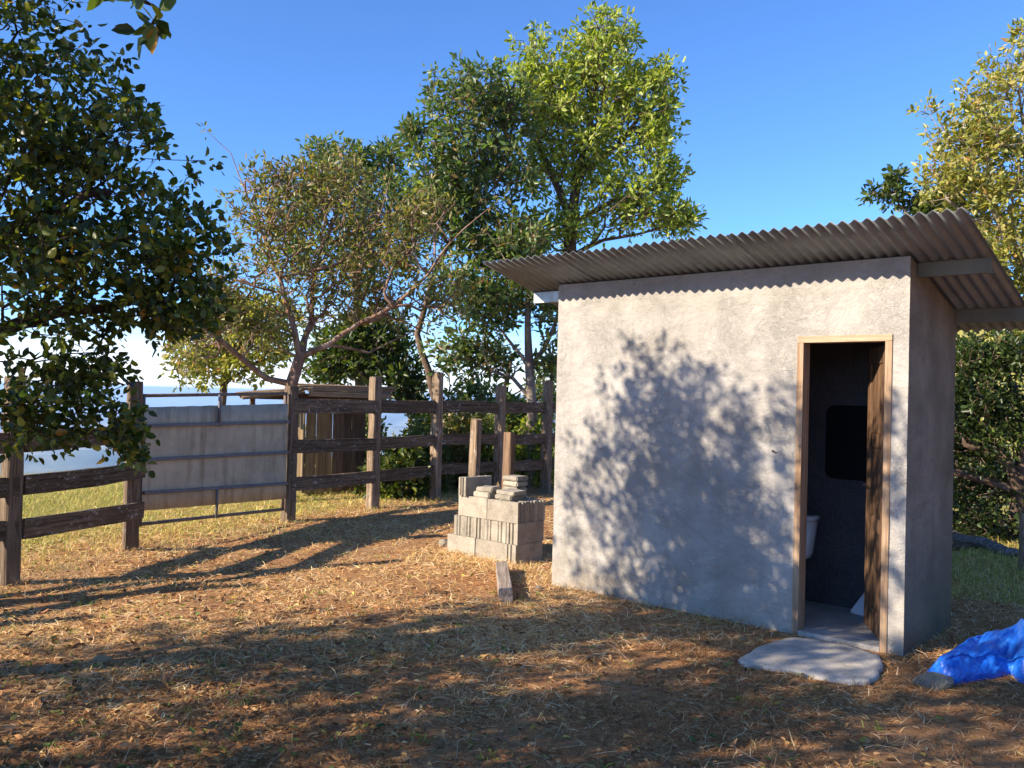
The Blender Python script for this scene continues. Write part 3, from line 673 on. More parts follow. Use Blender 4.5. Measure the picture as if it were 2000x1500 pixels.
# loose board on the ground
p0, p1 = gp(980, 1100, .07), gp(988, 1164, .05)
p0.z, p1.z = gz(p0.x, p0.y)+.055, gz(p1.x, p1.y)+.045
m = timber((p1-p0).length, .115, .085, 300, 'X', 0, 0, .012); o = m.build('loose_board', M['board']); o.location = p0
d_ = (p1-p0).normalized(); o.rotation_euler = (0.05, -math.asin(d_.z), math.atan2(d_.y, d_.x))
tag(o, 'short weathered timber offcut lying on the dry grass', 'timber')

# ------------------------------------------------------------------ rocks, tarp, log
def rock(name, p, rx, ry, rz_, seed, label, mat='rock', group=None):
    bm = bmesh.new(); bmesh.ops.create_icosphere(bm, subdivisions=3, radius=1)
    for v_ in bm.verts:
        n_ = 1+.28*fbm(v_.co.x*1.1+seed, v_.co.y*1.1, v_.co.z*1.1, 3)+.05*noise.noise(v_.co*5+Vector((seed,0,0)))
        v_.co = Vector((v_.co.x*rx*n_, v_.co.y*ry*n_, v_.co.z*rz_*n_))
    me = bpy.data.meshes.new(name); bm.to_mesh(me); bm.free()
    o = link(name, me, M[mat]); o.location = (p.x, p.y, gz(p.x, p.y)+rz_*.25); o.rotation_euler = (0, 0, seed); tag(o, label, 'stone', group); return o
rock('stone', gp(1822, 1336), .105, .075, .062, 3, 'rounded grey stone at the left tip of the blue tarp')
rock('stone', gp(1447, 1246), .05, .04, .018, 5, 'small brown stone half buried by the front wall', 'rock_tan')
rock('stone', gp(868, 1060), .10, .07, .05, 8, 'grey stone in dry grass left of the block pile')
rock('stone', gp(1052, 1150), .035, .028, .02, 12, 'small pale stone near the left foot of the outhouse')
rock('stone', gp(100, 1312), .07, .05, .02, 17, 'flat brown stone in the leaf litter, lower left', 'rock_tan')
rock('stone', gp(196, 1292), .06, .045, .025, 19, 'angular tan stone among fallen leaves, left foreground', 'rock_tan')

TPX = [(1806,1322, 1808,1318, 1811,1313, .05), (1840,1331, 1838,1290, 1842,1281, .12), (1875,1331, 1872,1276, 1880,1258, .25), (1905,1326, 1900,1283, 1910,1243, .34), (1940,1321, 1935,1272, 1945,1231, .42), (1972,1316, 1972,1289, 1985,1217, .50), (1990,1330, 1992,1276, 2005,1210, .58), (2060,1338, 2058,1282, 2070,1190, .65), (2130,1345, 2128,1262, 2150,1178, .7), (2230,1352, 2226,1290, 2240,1185, .75), (2300,1356, 2300,1340, 2305,1300, .6)]
def cr(p, t_):
    i = min(int(t_), len(p)-2); f_ = t_-i; g_ = lambda k_: p[max(0, min(len(p)-1, k_))]
    a_, b_, c_, d_ = g_(i-1), g_(i), g_(i+1), g_(i+2)
    return b_ + (c_-a_)*(.5*f_) + (a_*2-b_*5+c_*4-d_)*(.5*f_*f_) + (b_*3-a_-c_*3+d_)*(.5*f_**3)
rows = []
for (fx, fy, rx_, ry_, bx_, by_, dep) in TPX:
    F_ = gp(fx, fy, .0); Rr = at(rx_, ry_, F_.y+.05); Bk = at(bx_, by_, F_.y+.05+dep); Md = Rr.lerp(Bk, .5); Md.z += .012
    hh = max(.02, Rr.z)
    hem = F_.lerp(Rr, .35) + Vector((0, -.035*min(1, hh*8), 0))
    und = Rr + Vector((.0, -.012, -.018*min(1, hh*8)))
    G_ = Bk + Vector((.03, .10+.25*dep, 0)); G_.z = -.02
    rows.append([F_ + Vector((0, -.02, -.01)), hem, und, Rr, Md, Bk, G_])
NU, NV = 220, 130; verts = []
cols_ = [[cr([r_[k_] for r_ in rows], u*(len(rows)-1)/NU) for k_ in range(7)] for u in range(NU+1)]
for u in range(NU+1):
    for j in range(NV+1):
        p = cr(cols_[u], j*6/NV); v_ = j/NV; q_ = u/NU
        edge = min(1, v_*9, (1-v_)*6, q_*14)
        n1_ = 1-1.9*noise.voronoi(Vector((q_*10+.8*v_, v_*4.2+q_*3, 3.3)))[0][0]; n2_ = 1-1.9*noise.voronoi(Vector((q_*24-v_*5, v_*9+q_*3, 9.1)))[0][0]; n3_ = noise.noise(Vector((q_*70, v_*30, 2.2)))
        p = p + Vector((.006*n3_, -.4*(.020*n1_+.010*n2_), .020*n1_+.010*n2_+.001*n3_))*edge
        p.z = max(p.z, -.03)
        verts.append((p.x, p.y, p.z))
fs = [(i*(NV+1)+j, (i+1)*(NV+1)+j, (i+1)*(NV+1)+j+1, i*(NV+1)+j+1) for i in range(NU) for j in range(NV)]
me = bpy.data.meshes.new('tarp'); me.from_pydata(verts, [], fs); me.polygons.foreach_set('use_smooth', [True]*len(fs))
o = link('tarp', me, M['tarp']); md = o.modifiers.new('t', 'SOLIDIFY'); md.thickness = .003; tag(o, 'crumpled bright blue plastic tarp heaped on the ground', 'tarp')
# fallen logs, right
def logobj(px0, py0, Y0, px1, py1, Y1, r0, r1, label, mat='log', seed=0, name='fallen_log', cat='log'):
    a, b_ = at(px0, py0, Y0), at(px1, py1, Y1); n = 8; pts = []; rs = []
    for i in range(n+1):
        t_ = i/n; p = a.lerp(b_, t_)+Vector((noise.noise(Vector((t_*3, seed, 1))), noise.noise(Vector((t_*3, seed, 5))), noise.noise(Vector((t_*3, seed, 9)))))*.04
        pts.append(p); rs.append((r0+(r1-r0)*t_)*(1+.15*noise.noise(Vector((t_*6, seed, 2)))))
    m = MB(); m.tube(pts, rs, 10); o = m.build(name, M[mat], None, True); return tag(o, label, cat)
logobj(1862, 1046, 10.4, 1986, 1082, 9.7, .07, .06, 'grey fallen log lying in shade behind the outhouse', seed=1)
logobj(1860, 1068, 10.0, 1945, 1060, 10.3, .045, .035, 'thin dark branch crossing the grey log', seed=2, mat='fence')
p = at(2003, 1040, 9.0)
m = timber(.75, .09, .09, 333, 'Z', .05, 0, .012); o = m.build('fence_stake', M['post']); o.location = (p.x, p.y, gz(p.x, p.y)-.2); tag(o, 'reddish wooden stake at the right edge before the shrubs', 'stake')

# ------------------------------------------------------------------ trees
def leaf_mesh(name, pos, direc, length, width, cols, curl=.25, rng=RNG, fine=False):
    """pos (n,3), direc (n,3) unit: folded two-quad leaves"""
    n = len(pos); up = rng.normal(size=(n, 3)); up[:, 2] += .5
    side = np.cross(direc, up); side /= np.linalg.norm(side, axis=1, keepdims=True)+1e-9
    nor = np.cross(side, direc)
    L = length[:, None]; W = width[:, None]
    fold = (rng.uniform(.10, .5, n)[:, None])*W
    cu = (rng.uniform(-.1, 1, n)*curl)[:, None]*L
    b0 = pos
    m1 = pos + direc*L*.34; m2 = pos + direc*L*.72
    tip = pos + direc*L - nor*cu*.9
    m0 = pos + direc*L*.16
    l0 = m0 + side*W*.62 + nor*fold*.6; r0 = m0 - side*W*.62 + nor*fold*.6
    l1 = m1 + side*W + nor*fold; r1 = m1 - side*W + nor*fold
    l2 = m2 + side*W*.74 + nor*(fold*.7-cu*.35); r2 = m2 - side*W*.74 + nor*(fold*.7-cu*.35)
    if fine:
        V = np.stack([b0, l0, l1, l2, tip, r2, r1, r0], 1).reshape(-1, 3); base = np.arange(n)[:, None]*8
        Q = np.concatenate([base+np.array([[0, 1, 2, 3, 4]]), base+np.array([[0, 4, 5, 6, 7]])], 0)
        return npmesh(name, V, Q, np.repeat(cols, 8, axis=0))
    V = np.stack([b0, l1, l2, tip, r2, r1], 1).reshape(-1, 3)
    base = np.arange(n)[:, None]*6
    Q = np.concatenate([base+np.array([[0, 1, 2, 3]]), base+np.array([[0, 3, 4, 5]])], 0)
    return npmesh(name, V, Q, np.repeat(cols, 6, axis=0))
def palette(n, pal, rng=RNG, jit=.25):
    ws = np.array([p[0] for p in pal], float); ws /= ws.sum()
    k = rng.choice(len(pal), n, p=ws); c = np.array([p[1] for p in pal])[k]
    return c*rng.uniform(1-jit, 1+jit, (n, 1))*rng.uniform(.92, 1.08, (n, 3))
def make_tree(name, label, limbs, lobes, leaf, bark, pal, seed=0, group=None, cat='tree', w=.42, tip_r=.0035, root_r=None, leafmat='leaf', leaves_per=7, spread=.10, power=2.3, maxseg=.22, bare=0.0, droop=0.0, mult=2.1, fine=False, gapf=1.25, gap=(.52, 2.1, .03), shell=.55, outward=.45):
    """limbs: list of polylines [(Vector, r)...]; lobes: [(center, (rx,ry,rz), n)]"""
    rng = np.random.default_rng(seed)
    nodes = []; par = []; fixed = []; plen = []
    for li, pl in enumerate(limbs):
        prev = -1
        if li > 0:
            p0 = np.array(pl[0][0]); prev = int(np.argmin([np.linalg.norm(n_-p0) for n_ in nodes]))
        for k in range(len(pl)-1):
            a, ra = np.array(pl[k][0]), pl[k][1]; b_, rb = np.array(pl[k+1][0]), pl[k+1][1]
            L_ = np.linalg.norm(b_-a); ns = max(1, int(L_/maxseg))
            for s_ in range(0 if k == 0 and li == 0 else 1, ns+1):
                t_ = s_/ns; p = a+(b_-a)*t_
                p = p + rng.normal(0, .012, 3)*(1 if 0 < s_ else 0)
                nodes.append(p); par.append(prev); fixed.append(ra+(rb-ra)*t_)
                plen.append(0 if prev < 0 else plen[prev]+np.linalg.norm(p-nodes[prev])); prev = len(nodes)-1
    att = []
    for (c, r, n) in lobes:
        n = int(n*mult)
        d = rng.normal(size=(n, 3)); d /= np.linalg.norm(d, axis=1, keepdims=True)
        rad = rng.uniform(0, 1, n)**shell
        bump = 1+.22*np.sin(d[:, 0]*5+seed)*np.cos(d[:, 2]*6+seed*2)
        att.append(np.array(c)+d*np.array(r)*(rad*bump)[:, None])
    att = np.concatenate(att)
    cap = len(att)*14+len(nodes)+10
    N = np.zeros((cap, 3)); PL = np.zeros(cap); k = len(nodes); N[:k] = nodes; PL[:k] = plen; par = list(par)
    start0 = np.argmin([0]) ; base_z = N[0, 2]
    trunk_clear = np.linalg.norm(N[:k]-N[0], axis=1) if k else None
    dist0 = np.array([np.min(np.linalg.norm(N[:k]-p, axis=1)) for p in att])
    # first trunk part (below the crown) is kept bare
    pen = np.zeros(cap); zmin = att[:, 2].min()
    ends = []
    for ai in np.argsort(dist0):
        p = att[ai]; dv = p-N[:k]; dd = np.linalg.norm(dv, axis=1)
        j = int(np.argmin(dd + w*PL[:k]*.5 + np.maximum(0, -dv[:, 2])*.25))
        a = N[j]; L_ = dd[j]
        if L_ < .03: continue
        ns = min(12, max(1, int(L_/maxseg))); prev = j
        side = rng.normal(size=3)*L_*.10; side[2] += L_*(.06-droop)
        for s_ in range(1, ns+1):
            t_ = s_/ns; q_ = a+(p-a)*t_ + side*math.sin(math.pi*t_) + rng.normal(0, .010, 3)
            N[k] = q_; PL[k] = PL[prev]+np.linalg.norm(q_-N[prev]); par.append(prev); prev = k; k += 1
        ends.append(prev)
    N = N[:k]; par = np.array(par); nf = len(fixed)
    R = np.zeros(k); haschild = np.zeros(k, bool); haschild[par[par >= 0]] = True
    acc = np.zeros(k)
    for i in range(k-1, -1, -1):
        R[i] = tip_r if acc[i] == 0 else acc[i]**(1/power)
        if par[i] >= 0: acc[par[i]] += R[i]**power
    R[:nf] = np.maximum(np.array(fixed), np.minimum(R[:nf], np.array(fixed)*1.15))
    for i in range(nf, k):
        R[i] = min(R[i], R[par[i]]*.92)
    # chains
    best = -np.ones(k, int)
    for i in range(k):
        p = par[i]
        if p >= 0 and (best[p] < 0 or R[i] > R[best[p]]): best[p] = i
    m = MB(); done = np.zeros(k, bool)
    for i in range(k):
        p = par[i]
        if p >= 0 and best[p] == i: continue
        chain = ([p] if p >= 0 else [])+[i]; c_ = i
        while best[c_] >= 0: c_ = best[c_]; chain.append(c_)
        rs = [R[q_] for q_ in chain]
        if p >= 0: rs[0] = min(rs[0], rs[1]*1.15)
        if len(chain) < 2: continue
        rmax = max(rs)
        m.tube([N[q_] for q_ in chain], rs, 9 if rmax > .05 else (6 if rmax > .018 else 4), cap=False)
    root = empty(name, tuple(N[0])); tag(root, label, cat, group)
    tr = m.build('trunk', M[bark], None, True); tr.parent = root; tr.location = -root.location
    # leaves on thin wood near the tips
    thin = np.where((R < tip_r*2.6) & (np.arange(k) >= nf))[0]
    if bare: thin = thin[rng.uniform(size=len(thin)) > bare]
    # leave some clumps thinner
    cl = np.array([noise.noise(Vector(N[i]*gapf)+Vector((seed, 0, 0))) for i in thin]); keepp = rng.uniform(size=len(thin)) < np.clip(gap[0]+gap[1]*cl, gap[2], 1); thin = thin[keepp]
    tips = np.where(~haschild)[0]
    thin = np.concatenate([thin, tips, tips])
    pos = np.repeat(N[thin], leaves_per, axis=0); n = len(pos)
    bd = N[thin]-N[par[thin]]; bd /= np.linalg.norm(bd, axis=1, keepdims=True)+1e-9; bd = np.repeat(bd, leaves_per, axis=0)
    off = rng.normal(size=(n, 3)); off /= np.linalg.norm(off, axis=1, keepdims=True)
    pos = pos + off*spread*rng.uniform(0, 1, (n, 1)) + bd*rng.uniform(-.06, .06, (n, 1))
    d = off + bd*outward + rng.normal(0, .45, (n, 3)); d[:, 2] += .05; d /= np.linalg.norm(d, axis=1, keepdims=True)
    ln = leaf[0]*rng.uniform(.55, 1.2, n); wd = ln*leaf[1]*rng.uniform(.8, 1.15, n)*.5
    cr = link('crown', leaf_mesh('crown', pos, d, ln, wd, palette(n, pal, rng), rng=rng, fine=fine), M[leafmat]); cr.parent = root; cr.location = -root.location
    return root, n
def PL_(Y, *pts):      # polyline through photo positions at depth Y (Y may vary per point)
    out = []
    for p in pts:
        out.append((at(p[0], p[1], p[3] if len(p) > 3 else Y), p[2]))
    return out
def LB(px, py, Y, rx, ry, rd, n):
    k = Y/FPX; return (at(px, py, Y), (rx*k, rd, ry*k), n)
GR_DARK = [(5, (.034,.058,.013)), (4, (.066,.102,.019)), (3, (.135,.165,.032)), (1.2, (.27,.27,.045)), (.3, (.34,.21,.04))]
GR_OLIVE = [(4, (.12,.14,.038)), (4, (.19,.19,.055)), (2, (.27,.22,.08)), (1.3, (.30,.19,.09)), (.8, (.07,.10,.03))]
GR_BRIGHT = [(4, (.25,.31,.045)), (4, (.33,.38,.065)), (2, (.40,.43,.11)), (1.5, (.13,.18,.035))]
GR_MID = [(4, (.075,.125,.035)), (4, (.12,.17,.050)), (2, (.19,.22,.08)), (.6, (.27,.20,.08))]
GR_GOLD = [(4, (.26,.26,.055)), (4, (.37,.35,.08)), (2, (.46,.40,.13)), (1.8, (.14,.17,.04)), (.35, (.44,.25,.09))]
V = Vector
NL = 0
# the dark round-leaved tree on the left, its trunk just outside the picture
T1 = [
    [(V((-3.75,4.45,-.15)), .13), (V((-3.72,4.5,.5)), .115), (V((-3.6,4.55,1.15)), .10), (V((-3.4,4.55,1.9)), .085), (V((-3.15,4.5,2.7)), .06), (V((-3.0,4.5,3.4)), .035)],
    [(V((-3.6,4.55,1.15)), .075), (V((-3.1,4.65,1.75)), .05), (V((-2.6,4.75,1.98)), .036), (V((-2.1,4.85,2.08)), .022), (V((-1.75,4.95,2.2)), .012)],
    [(V((-3.4,4.55,1.9)), .06), (V((-2.8,4.7,2.4)), .04), (V((-2.2,4.8,2.7)), .022)],
    [(V((-3.4,4.55,1.9)), .06), (V((-2.95,4.0,2.9)), .04), (V((-2.45,3.7,3.7)), .02)],
    [(V((-3.6,4.55,1.15)), .05), (V((-3.2,4.7,1.35)), .03), (V((-2.7,4.8,1.45)), .016)],
]
L1 = [LB(60,190,4.75,190,190,.75,150), LB(200,330,4.8,175,170,.7,150), LB(345,520,4.9,105,150,.5,120), LB(120,520,4.7,260,130,.7,170), LB(30,380,4.7,170,150,.7,90),
      LB(330,610,4.9,120,45,.35,40), LB(150,740,4.8,120,80,.4,75), LB(240,850,4.85,52,55,.2,30), LB(50,820,4.7,100,80,.4,55), LB(120,835,4.8,60,38,.25,25), LB(110,640,4.7,120,45,.4,25),
      (V((-3.45,4.05,4.15)), (.95,.8,.55), 150), (V((-3.1,4.95,4.02)), (.6,.45,.45), 130), (V((-3.7,5.1,3.4)), (.6,.5,.6), 90), (V((-3.2,4.65,3.62)), (.8,.6,.6), 170), (V((-3.3,4.9,2.5)), (.7,.5,.7), 110), (V((-3.9,4.6,3.2)), (.9,1.0,1.0), 120), (V((-2.45,3.7,4.02)), (.65,.55,.42), 120), (V((-3.2,3.3,3.7)), (.8,.7,.8), 90), (V((-3.9,4.6,2.0)), (.8,.8,.6), 60)]
_, n = make_tree('citrus_tree', 'dark leafy round-leaved tree filling the left edge of the yard', T1, L1, (.056, .64), 'bark_dark', GR_DARK, 1, leafmat='leaf_dark', leaves_per=6, spread=.065, mult=1.65, fine=True, gapf=3.0, gap=(.55, 1.9, .03), tip_r=.0024, maxseg=.13, droop=.02); NL += n
# the tree beyond it whose low branch shades the front of the yard
T2 = [[(V((-5.1,1.3,-.15)), .14), (V((-5.0,1.35,1.0)), .12), (V((-4.8,1.4,2.0)), .09), (V((-4.5,1.5,3.2)), .05)],
      [(V((-4.8,1.4,2.0)), .06), (V((-3.9,1.9,2.9)), .035), (V((-2.6,2.5,3.15)), .02), (V((-1.62,2.86,3.02)), .010), (at(285, 8, 3.0), .005), (at(318, 18, 3.02), .003)]]
L2 = [(V((-4.8,2.0,3.3)), (1.3,1.2,1.0), 300), (V((-3.9,2.2,2.6)), (.9,.8,.6), 120), (V((-5.9,1.5,2.7)), (1.3,1.2,.9), 170), (V((-5.4,3.3,2.7)), (1.1,.8,.9), 190), (V((-6.7,2.8,2.9)), (1.1,1.0,.9), 150), (V((-5.3,.3,3.1)), (1.3,1.0,1.0), 150), (V((-4.0,3.2,3.5)), (.7,.6,.5), 80), (V((-3.3,2.1,3.5)), (.55,.5,.45), 45), (V((-4.0,.8,3.7)), (.9,.8,.6), 90), (at(292, 14, 3.0), (.075,.06,.045), 4)]
_, n = make_tree('shade_tree', 'tree outside the picture whose twig of broad leaves hangs in at the top', T2, L2, (.085, .56), 'bark_dark', GR_DARK, 2, leafmat='leaf_dark', leaves_per=5, spread=.055, mult=2.1, fine=True, gapf=2.2, gap=(.66, 1.8, .05), tip_r=.0028, maxseg=.18); NL += n
# reddish spreading tree behind the gate
T3 = [PL_(13.1, (566,985,.13), (566,860,.125), (568,750,.12), (583,698,.11)),
      PL_(13.1, (583,698,.085), (573,640,.070), (556,575,.055), (525,480,.040), (492,410,.025), (452,300,.010), (405,252,.004)),
      PL_(13.1, (583,698,.08), (640,670,.06), (700,632,.05), (770,600,.042,12.8), (840,530,.032,12.6), (880,470,.022,12.5), (960,402,.008,12.4)),
      PL_(13.1, (583,698,.085), (606,630,.06,13.4), (612,540,.048,13.6), (645,450,.034,13.8), (670,370,.018,14)),
      PL_(13.1, (567,765,.09), (520,738,.075,13), (470,700,.062,12.8), (425,655,.05,12.6), (370,625,.032,12.5), (335,598,.014,12.4)),
      PL_(13.1, (556,575,.04), (500,560,.026,12.8), (440,540,.016,12.6), (390,545,.008,12.4)),
      PL_(13.1, (612,540,.04), (690,500,.026), (740,420,.016), (760,350,.008)),
      PL_(13.1, (640,670,.035), (720,690,.026,13.5), (800,650,.018,13.9), (900,560,.010,14))]
T3 = [[(p, r*(.58 if i_ else .66)) for p, r in pl] for i_, pl in enumerate(T3)]
L3 = [LB(600,400,13.4,130,75,1.0,110), LB(520,430,13,90,80,.8,80), LB(700,450,13.4,110,100,1.0,110), LB(590,520,13.2,150,70,1.0,110), LB(790,500,12.9,90,90,.8,70), LB(450,570,12.8,90,70,.7,60), LB(640,590,13.4,140,60,.9,70), LB(650,345,13.6,80,50,.7,50), LB(860,590,13.4,70,60,.7,40), LB(380,690,12.6,60,60,.6,35), LB(420,590,12.6,70,50,.5,35), LB(540,350,13.2,70,40,.6,45), LB(830,420,13,70,60,.7,55), LB(740,590,13.6,110,60,.8,60), LB(500,640,13,90,60,.7,55)]
_, n = make_tree('guava_tree', 'spreading tree with bare reddish branches behind the gate post', T3, L3, (.105, .38), 'bark_red', GR_OLIVE, 3, leaves_per=5, spread=.13, tip_r=.0062, maxseg=.24, bare=.45, gap=(.55, 1.9, .03)); NL += n
# two tall trees behind
T4 = [PL_(16.5, (905,985,.15), (880,880,.14), (845,760,.12), (815,650,.10), (840,560,.08), (885,450,.06), (905,340,.035), (890,230,.02)),
      PL_(16.5, (840,560,.06), (935,505,.05), (890,430,.04), (850,330,.02)), PL_(16.5, (885,450,.05), (970,360,.03), (1000,260,.015))]
T4 = [[(p, r*.52) for p, r in pl] for pl in T4]
L4 = [LB(905,200,16.5,85,80,.9,120), LB(980,210,16.6,60,75,.8,80), LB(870,310,16.3,75,75,.9,100), LB(960,330,16.6,100,90,1.0,140), LB(850,400,16.4,60,65,.8,70), LB(920,430,16.6,110,70,.9,110), LB(805,260,16.2,22,18,.3,14), LB(960,520,16.6,100,60,.8,70)]
_, n = make_tree('broadleaf_tree', 'tall dark green tree with broad drooping leaves left of the brightest crown', T4, L4, (.155, .44), 'bark_brown', GR_MID, 4, group='tall trees behind the fence', leaves_per=5, spread=.17, tip_r=.0070, maxseg=.28); NL += n
T5 = [PL_(17.5, (1100,985,.17), (1105,800,.15), (1112,600,.13), (1115,440,.11), (1125,350,.09), (1150,260,.07), (1165,160,.045), (1185,70,.02)),
      PL_(17.5, (1115,440,.08), (1100,390,.06), (1060,300,.05), (1035,210,.03), (1030,130,.012)), PL_(17.5, (1125,350,.06), (1210,280,.045), (1260,210,.025), (1300,160,.010)),
      PL_(17.5, (1115,440,.06), (1200,390,.04), (1280,370,.025), (1340,350,.010)), PL_(17.5, (1112,500,.05), (1180,470,.03), (1280,450,.02), (1350,440,.010))]
L5 = [LB(1190,70,17.5,60,55,.8,75), LB(1160,140,17.5,85,75,.9,120), LB(1040,140,17.5,55,75,.8,85), LB(1090,220,17.5,120,80,1.0,170), LB(1220,210,17.5,95,80,.9,140), LB(1290,160,17.5,40,45,.6,45), LB(1285,260,17.5,45,80,.8,75), LB(1170,300,17.4,150,60,1.0,110), LB(1080,330,17.5,90,60,.9,75), LB(1230,400,17.3,100,60,.9,120), LB(1320,430,17.4,45,35,.6,40), LB(1300,350,17.5,50,40,.6,40), LB(1100,440,17.4,100,50,.9,60), LB(1030,480,17.4,90,50,.9,60), LB(1050,75,17.5,18,22,.3,10)]
_, n = make_tree('broadleaf_tree', 'tallest tree with bright sunlit yellow-green crown rising behind the roof', T5, L5, (.135, .44), 'bark_brown', GR_BRIGHT, 5, group='tall trees behind the fence', leaves_per=6, spread=.16, tip_r=.0068, maxseg=.28); NL += n
# pale trunk close behind the fence, by the roof corner
T6 = [PL_(15.9, (1032,985,.105), (1036,880,.10), (1038,780,.09), (1036,720,.085), (1030,640,.06), (1032,570,.045), (1040,500,.03), (1035,430,.015)),
      PL_(15.9, (1036,720,.055), (1062,680,.045), (1085,635,.035), (1100,560,.02)), PL_(15.9, (1038,780,.04), (1000,740,.03), (950,720,.02), (900,690,.01)), PL_(15.9, (1036,720,.035), (1000,670,.025), (960,620,.012))]
L6 = [LB(960,600,15.9,80,60,.8,90), LB(1030,560,15.8,70,60,.7,70), LB(900,690,15.9,60,50,.7,50), LB(960,700,16,60,45,.6,40), LB(1080,600,15.9,40,60,.5,35), LB(1010,470,15.9,70,50,.7,50), LB(1075,700,15.9,30,50,.5,22), LB(890,560,15.9,60,50,.7,50)]
_, n = make_tree('slender_tree', 'slender tree with straight pale trunk beside the roof corner', T6, L6, (.14, .46), 'bark_pale', GR_MID[:2]+[(1, (.16,.10,.04))]+GR_MID[2:], 6, leaves_per=5, spread=.16, tip_r=.0062, maxseg=.26); NL += n
# background trees closing the gaps
T7 = [PL_(19, (420,1000,.12), (430,850,.10), (440,720,.07), (430,640,.03)), PL_(19, (440,720,.05), (500,660,.03), (540,600,.015))]
L7 = [LB(400,700,19,60,60,.9,70), LB(470,700,19,80,55,.9,90), LB(380,640,19,45,40,.7,35), LB(520,640,19,70,60,.9,70), LB(450,620,19,70,40,.7,50)]
_, n = make_tree('background_tree', 'low sunlit yellowish tree beyond the gate, against white sky', T7, L7, (.16, .42), 'bark_brown', GR_GOLD, 7, group='trees further down the slope', leaves_per=6, spread=.16, tip_r=.007, maxseg=.3); NL += n
T8 = [PL_(20, (700,1000,.16), (705,800,.13), (700,600,.10), (690,450,.06), (670,330,.03)), PL_(20, (700,600,.06), (760,450,.04), (765,330,.02))]
L8 = [LB(640,300,20,50,30,.7,40), LB(700,320,20,60,40,.8,50), LB(765,305,20,35,32,.6,35), LB(740,390,20,90,60,1,90), LB(620,380,20,70,60,.9,60), LB(700,500,20,110,70,1,90), LB(800,430,20,50,70,.8,50), LB(580,480,20,70,70,.9,50)]
_, n = make_tree('background_tree', 'grey-green tree whose top shows above the reddish branches', T8, L8, (.16, .42), 'bark_brown', GR_MID, 8, group='trees further down the slope', leaves_per=6, spread=.17, tip_r=.0075, maxseg=.3); NL += n
T9 = [PL_(17.5, (740,990,.12), (735,860,.10), (725,760,.08), (700,680,.04))]
L9 = [LB(690,690,17.5,90,60,.9,130), LB(760,720,17.5,60,60,.8,80), LB(640,720,17.5,50,35,.7,50), LB(730,650,17.5,80,50,.8,90), LB(800,760,17.5,45,40,.6,45)]
_, n = make_tree('background_tree', 'dense deep green tree directly above the plank shed roof', T9, L9, (.15, .42), 'bark_brown', GR_DARK[:3], 9, group='trees further down the slope', leaves_per=7, spread=.16, tip_r=.007, maxseg=.3); NL += n
T10 = [PL_(18.5, (960,990,.10), (965,880,.09), (985,780,.07), (1000,690,.03))]
L10 = [LB(920,780,18.5,50,40,.7,40), LB(1060,760,18.5,40,60,.6,50), LB(980,800,18.5,70,45,.7,50)]
_, n = make_tree('background_tree', 'thin dark tree between the middle fence posts', T10, L10, (.16, .42), 'bark_brown', GR_MID, 10, group='trees further down the slope', leaves_per=6, spread=.16, tip_r=.007, maxseg=.3); NL += n
# right side
T11 = [PL_(12.5, (2075,1000,.14), (2060,800,.12), (2045,620,.10), (2000,520,.08), (1960,450,.055), (1915,360,.03), (1880,300,.012)),
       PL_(12.5, (2045,620,.07), (2040,450,.05), (2010,300,.035), (1990,180,.015)), PL_(12.5, (1960,450,.04), (1900,430,.025), (1850,390,.014), (1815,290,.006))]
L11 = [LB(1930,190,12.5,60,60,.6,50), LB(1990,140,12.5,55,60,.6,45), LB(1890,270,12.5,70,60,.7,75), LB(1970,290,12.5,80,80,.8,95), LB(1850,350,12.5,55,55,.6,50), LB(1930,380,12.5,80,60,.7,85), LB(1990,450,12.5,70,70,.7,80), LB(1940,500,12.4,50,70,.6,60), LB(2080,320,12.5,80,130,.9,80), LB(1812,215,12.5,18,14,.2,7), LB(1995,60,12.5,9,12,.12,4), LB(2000,560,12.4,40,50,.5,40), LB(1985,640,12.4,60,50,.5,40)]
_, n = make_tree('golden_tree', 'olive gold tree in full sun at the right edge behind the roof', T11, L11, (.10, .46), 'bark_pale', GR_GOLD, 11, leaves_per=6, spread=.12, tip_r=.0058, maxseg=.24, gapf=1.8, gap=(.48, 2.2, .02)); NL += n
T12 = [PL_(14.5, (1850,1000,.12), (1850,700,.09), (1840,520,.06), (1830,430,.03)), PL_(14.5, (1840,520,.04), (1790,440,.02), (1745,385,.008))]
L12 = [LB(1740,375,14.5,28,22,.4,22), LB(1750,350,14.5,12,14,.2,8), LB(1710,380,14.5,14,10,.2,6), LB(1840,400,14.5,60,32,.7,60), LB(1800,410,14.5,35,25,.4,25), LB(1870,460,14.5,60,50,.7,50)]
_, n = make_tree('background_tree', 'dark green tree top peeking over the high end of the roof', T12, L12, (.13, .45), 'bark_brown', GR_DARK[:3], 12, group='trees further down the slope', leaves_per=6, spread=.13, tip_r=.006, maxseg=.26); NL += n
T13 = [PL_(11.0, (1990,1040,.10), (1985,960,.085), (1965,900,.07), (1920,880,.05), (1885,865,.03)), PL_(11, (1985,960,.07), (2000,850,.05), (1980,750,.03), (1940,700,.012)), PL_(11, (1965,900,.04), (1900,800,.02), (1885,720,.01)), [(at(1985,960,11), .05), (V((4.9,11.1,1.0)), .04), (V((4.1,10.5,1.6)), .02)], [(at(1990,1040,11), .08), (V((7.3,9.2,.6)), .07), (V((7.8,8.0,1.6)), .05), (V((8.2,6.0,2.2)), .03)]]
